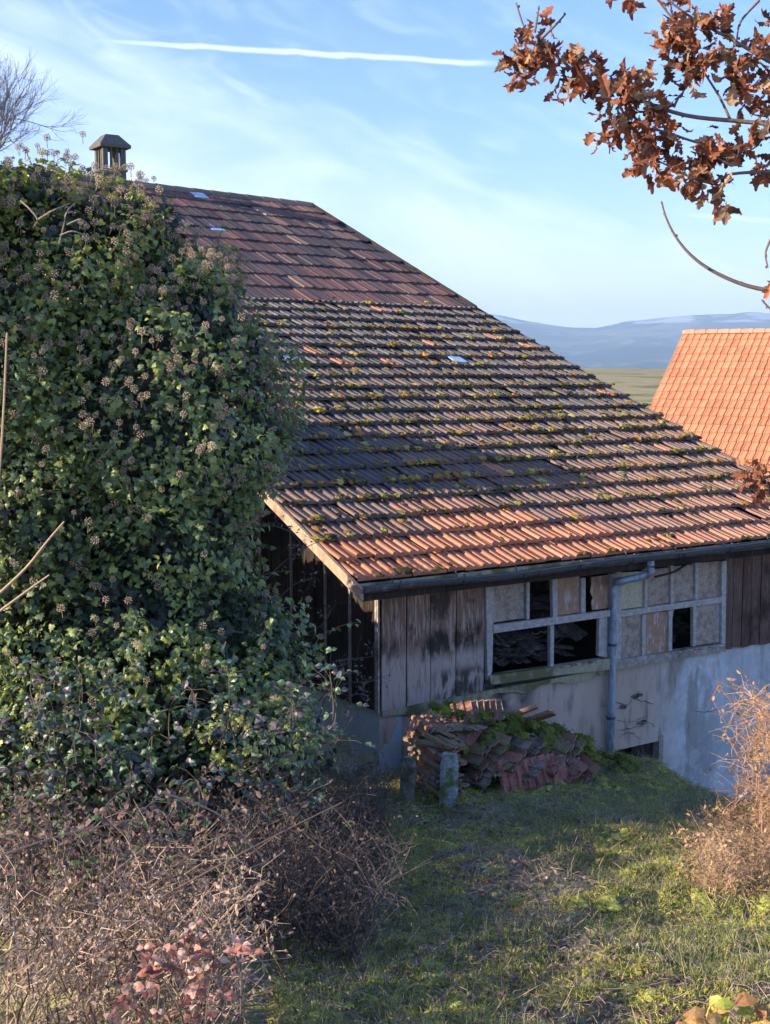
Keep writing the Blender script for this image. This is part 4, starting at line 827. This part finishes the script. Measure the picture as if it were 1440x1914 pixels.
leafy('bramble', 'low mixed green and wine brown bramble leaves threading the dead twigs at lower left', 'bramble', [(rng.uniform(-20, 470), rng.uniform(1500, 1720), 6.5+RND(.5), 45) for _ in range(30)], [(.085, .15, .075), (.15, .20, .09), (.19, .12, .11), (.30, .19, .15)], .042, 14, M['leaf'], short=True)
# thin purplish twigs in front of the dark gable boards
gt_ = empty('shrub', gpt(*SR(10.6, -.9)[:2]), 'thin bare purplish shrub in front of the black gable boards', 'shrub'); mb = MB(); pts = []
for a in [((455, 1130), (520, 1060), (560, 1030), (600, 1010)), ((470, 1180), (540, 1100), (590, 1080)), ((480, 980), (520, 985), (550, 1000), (565, 1025)), ((540, 1200), (600, 1170), (620, 1140)), ((560, 1290), (620, 1240), (680, 1230), (705, 1225)), ((570, 1330), (640, 1280), (690, 1275), (712, 1265)), ((560, 1250), (610, 1250), (650, 1240)), ((600, 1340), (660, 1300), (690, 1300)), ((580, 1400), (610, 1300), (640, 1250)), ((560, 1420), (640, 1380), (655, 1410)), ((600, 1500), (680, 1430), (710, 1430))]:
    P = smooth([at_s(x, y, 10.6+.15*RND(1)) for x, y in a], 4); mb.tube(P, np.linspace(.006, .0025, len(P)), 4, (.13, .10, .10)); pts += twiggy(mb, P, 16, .15, .0020, (.13, .10, .105))
g = gpt(*SR(10.5, -.9)[:2]); 
for x, y in ((455, 1130), (470, 1180), (540, 1200), (560, 1290), (580, 1400)): mb.tube(smooth([g, (g+at_s(x, y, 10.6))/2+rng.normal(0, .05, 3), at_s(x, y, 10.6)], 4), .007, 4, (.12, .09, .085))
mb.build('stems', M['twig'], gt_); pts = np.array(pts); n = 420; i = rng.integers(0, len(pts), n)
MB().scatter(ovV, ovF, pts[i]+rng.normal(0, .01, (n, 3)), frames(rng.normal(0, 1, (n, 3)), rng.normal(0, 1, (n, 3)), .018+.02*rng.random(n)), pick(PURP, [1, 1, 1], n)).build('leaves', M['leaf'], gt_)
# golden dry shrub on the right
gs = empty('shrub', gpt(*SR(9., 3.)[:2]), 'sunlit golden dry shrub with curling bare twigs at the right edge', 'shrub'); mb = MB(); pts = []
for k in range(150):
    s_ = rng.uniform(8.2, 9.6); b = at_s(rng.uniform(1400, 1620), 1600, s_); b = gpt(b[0], b[1]); top_ = at_s(rng.uniform(1330, 1600), 1640-300*rng.random()**.8-60, s_+RND(.3)); 
    if rng.random() < .15: top_ = at_s(rng.uniform(1405, 1540), rng.uniform(1270, 1420), s_)
    P = cane(mb, b, top_, .10, .0045, pick([(.46, .29, .18), (.36, .22, .13)], [1, 1], 1)[0], 4, 8, .03); pts += twiggy(mb, P[3:], 14, .17, .0020, pick([(.50, .32, .19), (.40, .24, .14)], [1, 1], 1)[0], .4)
mb.build('stems', M['twig'], gs); pts = np.array(pts)
n = 1500; i = rng.integers(0, len(pts), n); MB().scatter(ovV, ovF, pts[i], frames(rng.normal(0, 1, (n, 3)), rng.normal(0, 1, (n, 3)), .02+.025*rng.random(n)), pick([(.48, .30, .16), (.36, .21, .11), (.40, .38, .13)], [3, 2, 1], n)).build('leaves', M['leaf'], gs)
thicket('dry_weeds', 'low heap of dry golden grass and leaves at the right below the shrub', 'weeds', 330, (1330, 1640), (7.4, 9.0), (.10, .36), [(.46, .30, .20), (.34, .22, .15)], [(.52, .36, .22), (.46, .28, .17), (.38, .34, .16)], 4200, .030, (-.2, 0), 9, .0026, .12)
# short brambly edge beside the dead bush, left of the wall corner
thicket('dead_bush', 'small grey twiggy bush at the foot of the rendered gable wall', 'bush', 110, (600, 720), (9.6, 10.8), (.12, .42), GREY, [(.13, .10, .09), (.16, .18, .05)], 2600, .024, (0, 0), 9, .003, .12)

# ground cover ---------------------------------------------------
def gscatter(n, xr=(560, 1440), sr=(5.0, 13.5)):
    s_ = rng.uniform(sr[0]**.8, sr[1]**.8, n)**1.25; x = rng.uniform(xr[0]-60, xr[1]+60, n); r_ = (x-720)/F*s_; P = C[:2]+s_[:, None]*G[:2]+r_[:, None]*rgt[:2]; P = np.concatenate([P, np.zeros((n, 1))], 1)
    P = P[P[:, 1] < .40]; P[:, 2] = gz(P); return P
blV = np.array([(-.5, 0, 0), (.5, 0, 0), (.32, .5, .06), (-.32, .5, .06), (0, 1, .22)]); blF = [(0, 1, 2), (0, 2, 3), (3, 2, 4)]
P_ = gscatter(150000); gn = vnoise(P_*[1, 1, 0], 60, 1.1)+.35*vnoise(P_*[1, 1, 0], 61, 4.); sg = sr_of(P_)[0]; k = (gn > .60+.22*(1-sstep(sg, 5.6, 7.)))&(rng.random(len(P_)) < .9) | (rng.random(len(P_)) < .08); P_ = P_[k]; n = len(P_)
w = .0035+.002*rng.random(n); h_ = .035+.07*rng.random(n)**1.5
up_ = np.array([0, 0, 1.])+rng.normal(0, .6, (n, 3)); sd = rng.normal(0, 1, (n, 3))
gc_ = pick([(.25, .30, .115), (.33, .37, .13), (.19, .26, .13), (.54, .47, .29)], [3, 3, 2, 2.5], n)
tag(MB().scatter(blV, blF, P_, frames(sd, up_, np.stack([w, h_, h_], 1)), gc_).build('grass', M['grass']), 'short winter grass on the slope', 'grass', kind='stuff')
# moss cushions
P_ = gscatter(5000); gn = vnoise(P_*[1, 1, 0], 62, 1.4)+.5*vnoise(P_*[1, 1, 0], 63, 5.); k = gn > .74; P_ = P_[k]; n = len(P_); mo = MB()
clump(mo, P_-[0, 0, .006], .022+.035*rng.random(n), np.array([0, 0, 1.]), pick([(.34, .36, .09), (.42, .44, .10), (.25, .28, .08), (.46, .41, .13)], [3, 2, 2, 1], n), .42)
tag(mo.build('moss', M['moss']), 'yellow green moss cushions in the grass', 'moss', kind='stuff')
# fuzzy moss sprigs
P_ = gscatter(110000); gn = vnoise(P_*[1, 1, 0], 62, 1.4)+.5*vnoise(P_*[1, 1, 0], 63, 5.); P_ = P_[(gn > .58)]; n = len(P_)
tag(MB().scatter(blV, blF, P_+[0, 0, .012], frames(rng.normal(0, 1, (n, 3)), np.array([0, 0, .7])+rng.normal(0, .7, (n, 3)), np.stack([.005+.004*rng.random(n), .022+.02*rng.random(n), .02+0*rng.random(n)], 1)), pick([(.40, .42, .09), (.50, .50, .11), (.30, .32, .08), (.54, .46, .15)], [3, 2, 2, 1], n)).build('moss', M['grass']), 'fine moss sprigs tufting the slope', 'moss', kind='stuff')
# flattened straw
P_ = gscatter(5200); n = len(P_)
tag(MB().scatter(blV, blF, P_+[0, 0, .02], frames(rng.normal(0, 1, (n, 3)), np.array([0, 0, .25])+rng.normal(0, .8, (n, 3)), np.stack([.0045+0*rng.random(n), .08+.12*rng.random(n), .03+0*rng.random(n)], 1)), pick([(.50, .40, .26), (.34, .26, .18), (.20, .15, .11)], [2, 2, 2], n)).build('grass', M['grass']), 'long bleached straws of last year lying in the grass', 'grass', kind='stuff')
# litter
P_ = gscatter(20000); gn = vnoise(P_*[1, 1, 0], 64, 1.2); P_ = P_[(gn < .48) | (sr_of(P_)[0] < 6.6)]; n = len(P_)
tag(MB().scatter(ovV*[1.4, 1, 2], ovF, P_+[0, 0, .012], frames(np.array([0, 0, 1.])+rng.normal(0, .5, (n, 3)), rng.normal(0, 1, (n, 3)), .018+.035*rng.random(n)**2), pick([(.28, .22, .17), (.40, .33, .27), (.16, .125, .10), (.52, .45, .38), (.46, .24, .14)], [4, 2, 4, .6, .4], n)).build('leaf_litter', M['leaf']), 'dead brown leaves strewn over the slope', 'leaf litter', kind='stuff')
tl = MB(); P_ = gscatter(15000)
for p in P_:
    a = rng.random()*6.28; L_ = .04+.10*rng.random(); d = np.array([math.cos(a), math.sin(a), 0])*L_; e = p+d+[0, 0, RND(.03)+.015]; tl.tube([p, (p+e)/2+[0, 0, .02], e], .0016, 3, pick([(.22, .18, .15), (.40, .33, .25), (.12, .095, .08)], [2, 1.5, 2], 1)[0], cap=False)
tag(tl.build('twig_litter', M['twig']), 'fallen twigs and dry stalks on the slope', 'twig litter', kind='stuff')
# moss and plants on the tile heap and mound
hm_ = []; 
for _ in range(230):
    f = rng.random()**.8; x = .5+2.3*f; y = -.72+.75*rng.random(); fr_ = (x-.35)/2.65; hh = .52*(1-sstep(fr_, .25, 1.))+.12*(1-sstep(fr_, .7, 1.)); hm_.append(gpt(x, y, hh*sstep(np.float64(y), -.78, -.35)+.05))
hm_ = np.array(hm_); kk = vnoise(hm_, 70, 4.) > .5; hm_ = hm_[kk]; n = len(hm_); mo = MB(); clump(mo, hm_, .02+.05*rng.random(n), np.array([0, -.5, .8]), pick([(.16, .19, .035), (.20, .22, .05), (.10, .12, .03)], [2, 1, 2], n), .6)
Q = hm_[rng.integers(0, n, 5000)]+rng.normal(0, .05, (5000, 3))*[1, 1, .5]
mo.scatter(blV, blF, Q, frames(rng.normal(0, 1, (5000, 3)), np.array([0, -.3, .6])+rng.normal(0, .7, (5000, 3)), np.stack([.006+0*rng.random(5000), .025+.02*rng.random(5000), .02+0*rng.random(5000)], 1)), pick([(.18, .21, .035), (.24, .27, .05), (.11, .13, .03)], [2, 1, 2], 5000))
tag(mo.build('moss', M['moss']), 'cushions of green moss growing over the tile heap', 'moss', kind='stuff')

# oak branches at the top right ----------------------------------
oak = empty('oak_tree', gpt(*SR(4.6, 3.6)[:2]), 'oak with dry rust brown leaves reaching in from the top right', 'oak tree'); ob = MB()
tb = gpt(*SR(4.6, 3.6)[:2]); trunk = smooth([tb-[0, 0, .2], tb+[0, 0, 1.5], tb+[.05, .05, 3.], tb+[0, .1, 5.]], 5); ob.tube(trunk, np.linspace(.20, .11, len(trunk)), 12, (.16, .13, .10))
BR = [[None, (1500, 240), (1400, 228), (1280, 215), (1180, 180), (1100, 150), (1040, 105), (990, 70), (965, 5)], [None, (1520, 150), (1440, 115), (1380, 80), (1290, 30), (1225, -20)], [(1365, 222), (1345, 180), (1320, 140), (1292, 95)], [None, (1500, 310), (1440, 320), (1370, 325), (1330, 342)],
      [(1330, 272), (1290, 262), (1240, 245), (1180, 235), (1130, 240)], [None, (1520, 552), (1440, 543), (1385, 530), (1330, 505), (1290, 475), (1262, 440), (1245, 405), (1237, 376)], [(1450, 430), (1432, 470), (1436, 500)], [(1455, 590), (1438, 575), (1424, 560)],
      [(1280, 60), (1250, 25), (1222, -10)], [(1420, 0), (1385, 40), (1378, 75)], [(1010, 75), (1040, 45), (1058, 25)], [(1000, 60), (1005, 30), (1008, 10)], [(1260, 200), (1270, 180), (1275, 175)], [None, (1500, 880), (1440, 890), (1420, 900)], [(1330, 342), (1300, 335), (1270, 320), (1230, 300)], [(1310, 270), (1350, 300), (1370, 300), (1420, 270)]]
xtra = []
for a in BR:
    pts = [at_s(x, y, 4.3) for (x, y) in a if True and (x, y) != (None, None)] if a[0] is not None else [tb+[0, 0, at_s(1500, a[1][1], 4.5)[2]-tb[2]-.4]]+[at_s(x, y, 4.3) for x, y in a[1:]]
    if a[0] is None:
        A_, B_ = pts[0], pts[1]; A_ = A_-[0, 0, .35]; mids = [A_+(B_-A_)*f+rng.normal(0, .07, 3)+[0, 0, .16*math.sin(f*3.1)] for f in (.25, .5, .75)]; pts = [A_]+mids+pts[1:]
        for m_ in mids+[mids[0]*.5+mids[1]*.5, mids[1]*.5+mids[2]*.5]:
            for _ in range(2):
                e_ = m_+rng.normal(0, .16, 3)+rgt*.10+[0, 0, .06]; ob.tube(smooth([m_, (m_+e_)/2+rng.normal(0, .03, 3), e_], 3), .0035, 4, (.20, .15, .125)); xtra.append(e_)
    P = smooth(pts, 5); r0 = .012 if a[0] is None else .005; n = len(P); rr = np.linspace(.03 if a[0] is None else r0, .0028, n) if a[0] is None else np.linspace(r0, .0025, n)
    if a[0] is None: rr = np.concatenate([np.linspace(.038, .0085, 21), np.linspace(.0083, .0028, n-21)])
    ob.tube(P, rr, 7, (.20, .15, .125))
    for j in range(6, n, 3):   # buds
        ob.add(ico*np.array([.004, .004, .006])+P[j]+rng.normal(0, .003, 3), icoF, (.15, .09, .07))
ob.build('branches', M['twig'], oak)
okx = [(0,0),(.10,.10),(.07,.2),(.24,.30),(.14,.40),(.32,.52),(.20,.60),(.34,.76),(.18,.80),(.12,.96),(0,1.02)]
out = okx+[(-x, y) for x, y in okx[-2:0:-1]]; spine = [(0, y) for y in (.15, .4, .65, .88)]
oV = np.array([(x, y, .35*x*x*3+(.12*math.sin(y*5))) for x, y in out]+[(0, y, .12*math.sin(y*5)-.03) for _, y in spine]); no = len(out)
def near_sp(y): return no+int(np.argmin([abs(y-q) for q in (.15, .4, .65, .88)]))
oF = []
for i in range(no):
    j = (i+1) % no; a, b = near_sp(out[i][1]), near_sp(out[j][1]); oF.append((i, j, a))
    if a != b: oF.append((j, b, a))
oF = np.array(oF); lf = MB()
CL = [(985, 70, 38, 12), (960, 110, 25, 8), (1010, 110, 40, 14), (975, 140, 22, 6), (1060, 110, 25, 7), (1055, 165, 25, 6), (1095, 105, 22, 6), (1090, 150, 30, 9), (1110, 155, 28, 8), (1165, 155, 35, 10), (1200, 165, 30, 10), (1170, 190, 40, 12), (1125, 250, 22, 5), (1160, 225, 40, 12), (1210, 230, 45, 14), (1240, 200, 25, 6), (1200, 265, 32, 9), (1240, 265, 40, 12), (1250, 305, 35, 9), (1205, 325, 18, 3), (1190, 298, 16, 3), (1290, 315, 32, 8), (1320, 300, 35, 9), (1345, 275, 40, 10), (1380, 280, 25, 5), (1310, 345, 28, 7), (1345, 350, 25, 7), (1355, 385, 18, 4), (1285, 345, 16, 3), (1250, 80, 25, 6), (1290, 75, 38, 12), (1285, 120, 38, 12), (1320, 110, 30, 8), (1260, 60, 22, 4), (1345, 80, 25, 5), (1280, 150, 22, 5), (1235, 120, 14, 2),
      (1275, 15, 30, 7), (1310, 30, 25, 5), (1170, 2, 22, 4), (1340, 40, 20, 4), (1385, 110, 30, 8), (1415, 85, 28, 7), (1380, 155, 30, 8), (1425, 150, 35, 10), (1410, 200, 32, 8), (1438, 230, 28, 8), (1415, 260, 25, 5), (1432, 320, 25, 8), (1455, 190, 35, 9), (1440, 60, 20, 4), (1350, 20, 25, 4), (1425, 885, 26, 10), (1440, 930, 18, 5), (1405, 890, 15, 3), (1440, 530, 8, 2)]
for (x, y, r, n) in CL:
    n = int(n*2.0); s_ = 4.3+rng.normal(0, .07, n); xy = np.stack([x+rng.normal(0, r*.44, n), y+rng.normal(0, r*.44, n)-6], 1); pos = np.array([at_s(a, b, c) for (a, b), c in zip(xy, s_)])
    R = frames(rng.normal(0, 1, (n, 3))-G*.4, np.array([0, 0, -.8])+rng.normal(0, .8, (n, 3)), (.042+.028*rng.random(n))); cl_ = pick([(.32, .12, .06), (.20, .07, .04), (.40, .19, .10), (.46, .31, .19), (.13, .07, .05)], [4, 3, 2, 1.2, 1.2], n)
    for q in range(n):
        tv = oV.copy(); cu = rng.uniform(.2, 1.4)*(1 if rng.random() < .5 else -1); tv[:, 2] += cu*(tv[:, 1]-.3)**2+rng.uniform(-1.6, 1.6)*tv[:, 0]**2+.5*tv[:, 0]*(tv[:, 1]-.5)*rng.uniform(-1, 1); tv[:, 0] *= rng.uniform(.55, 1.2); tv[:, 2] += rng.normal(0, .045, len(tv))
        lf.scatter(tv, oF, pos[q:q+1], R[q:q+1], cl_[q:q+1])
for c_ in xtra:
    n = 9; pos = c_+rng.normal(0, .06, (n, 3)); R_ = frames(rng.normal(0, 1, (n, 3)), np.array([0, 0, -.8])+rng.normal(0, .8, (n, 3)), (.042+.028*rng.random(n))); lf.scatter(oV, oF, pos, R_, pick([(.32, .12, .06), (.40, .19, .10), (.20, .07, .04)], [2, 1, 1], n))
lf.build('leaves', M['oak'], oak)
# bare tree at far left ------------------------------------------
rng = np.random.default_rng(5)
bt = empty('bare_tree', gpt(*SR(26, -9.6)[:2]), 'leafless grey tree behind the ivy at the top left', 'tree'); tbm = MB()
def grow(p, d, L_, r, lv):
    P = [p]; 
    for _ in range(4): d = d+rng.normal(0, .12, 3)+np.array([0, 0, .05]); d /= np.linalg.norm(d); P.append(P[-1]+d*L_/4)
    tbm.tube(P, np.linspace(r, r*.6, 5), 4 if lv < 4 else 3, (.26, .24, .25), cap=False)
    if lv >= 7: return
    for _ in range(rng.integers(2, 4)):
        nd = d+rng.normal(0, .42, 3); nd /= np.linalg.norm(nd); grow(P[rng.integers(2, 5)], nd, L_*rng.uniform(.62, .82), r*.58, lv+1)
    grow(P[-1], d, L_*.75, r*.6, lv+1)
b0 = gpt(*SR(26, -8.1)[:2]); topz = at_s(20, 250, 26)[2]
tbm.tube([b0, b0+[0, 0, (topz-b0[2])*.5], np.array([b0[0], b0[1], topz-1.2])], [.22, .17, .12], 8, (.15, .13, .12))
for k in range(6): grow(np.array([b0[0], b0[1], topz-1.3]), np.array([0, 0, 1.])+rng.normal(0, .32, 3), 1.0, .036, 2)
tbm.build('branches', M['twig'], bt)

# ------------------------------------------------------------------ haze
hzb = MB(); hzb.box((-120, -5600, -600), (9100, 8200, 420), M=(np.stack([G, -rgt, np.array([0, 0, 1.])], -1), C*np.array([1, 1, 0]))); hm2 = bpy.data.materials.new('haze'); hm2.use_nodes = True; t = hm2.node_tree; t.nodes.clear()
v = t.nodes.new('ShaderNodeVolumePrincipled'); v.inputs['Density'].default_value = 1.6e-4; v.inputs['Color'].default_value = (.50, .74, 1, 1); v.inputs['Anisotropy'].default_value = 0.
t.links.new(v.outputs[0], t.nodes.new('ShaderNodeOutputMaterial').inputs['Volume'])
tag(hzb.build('haze', hm2), 'thin blue haze over the far hills', 'haze', kind='stuff')
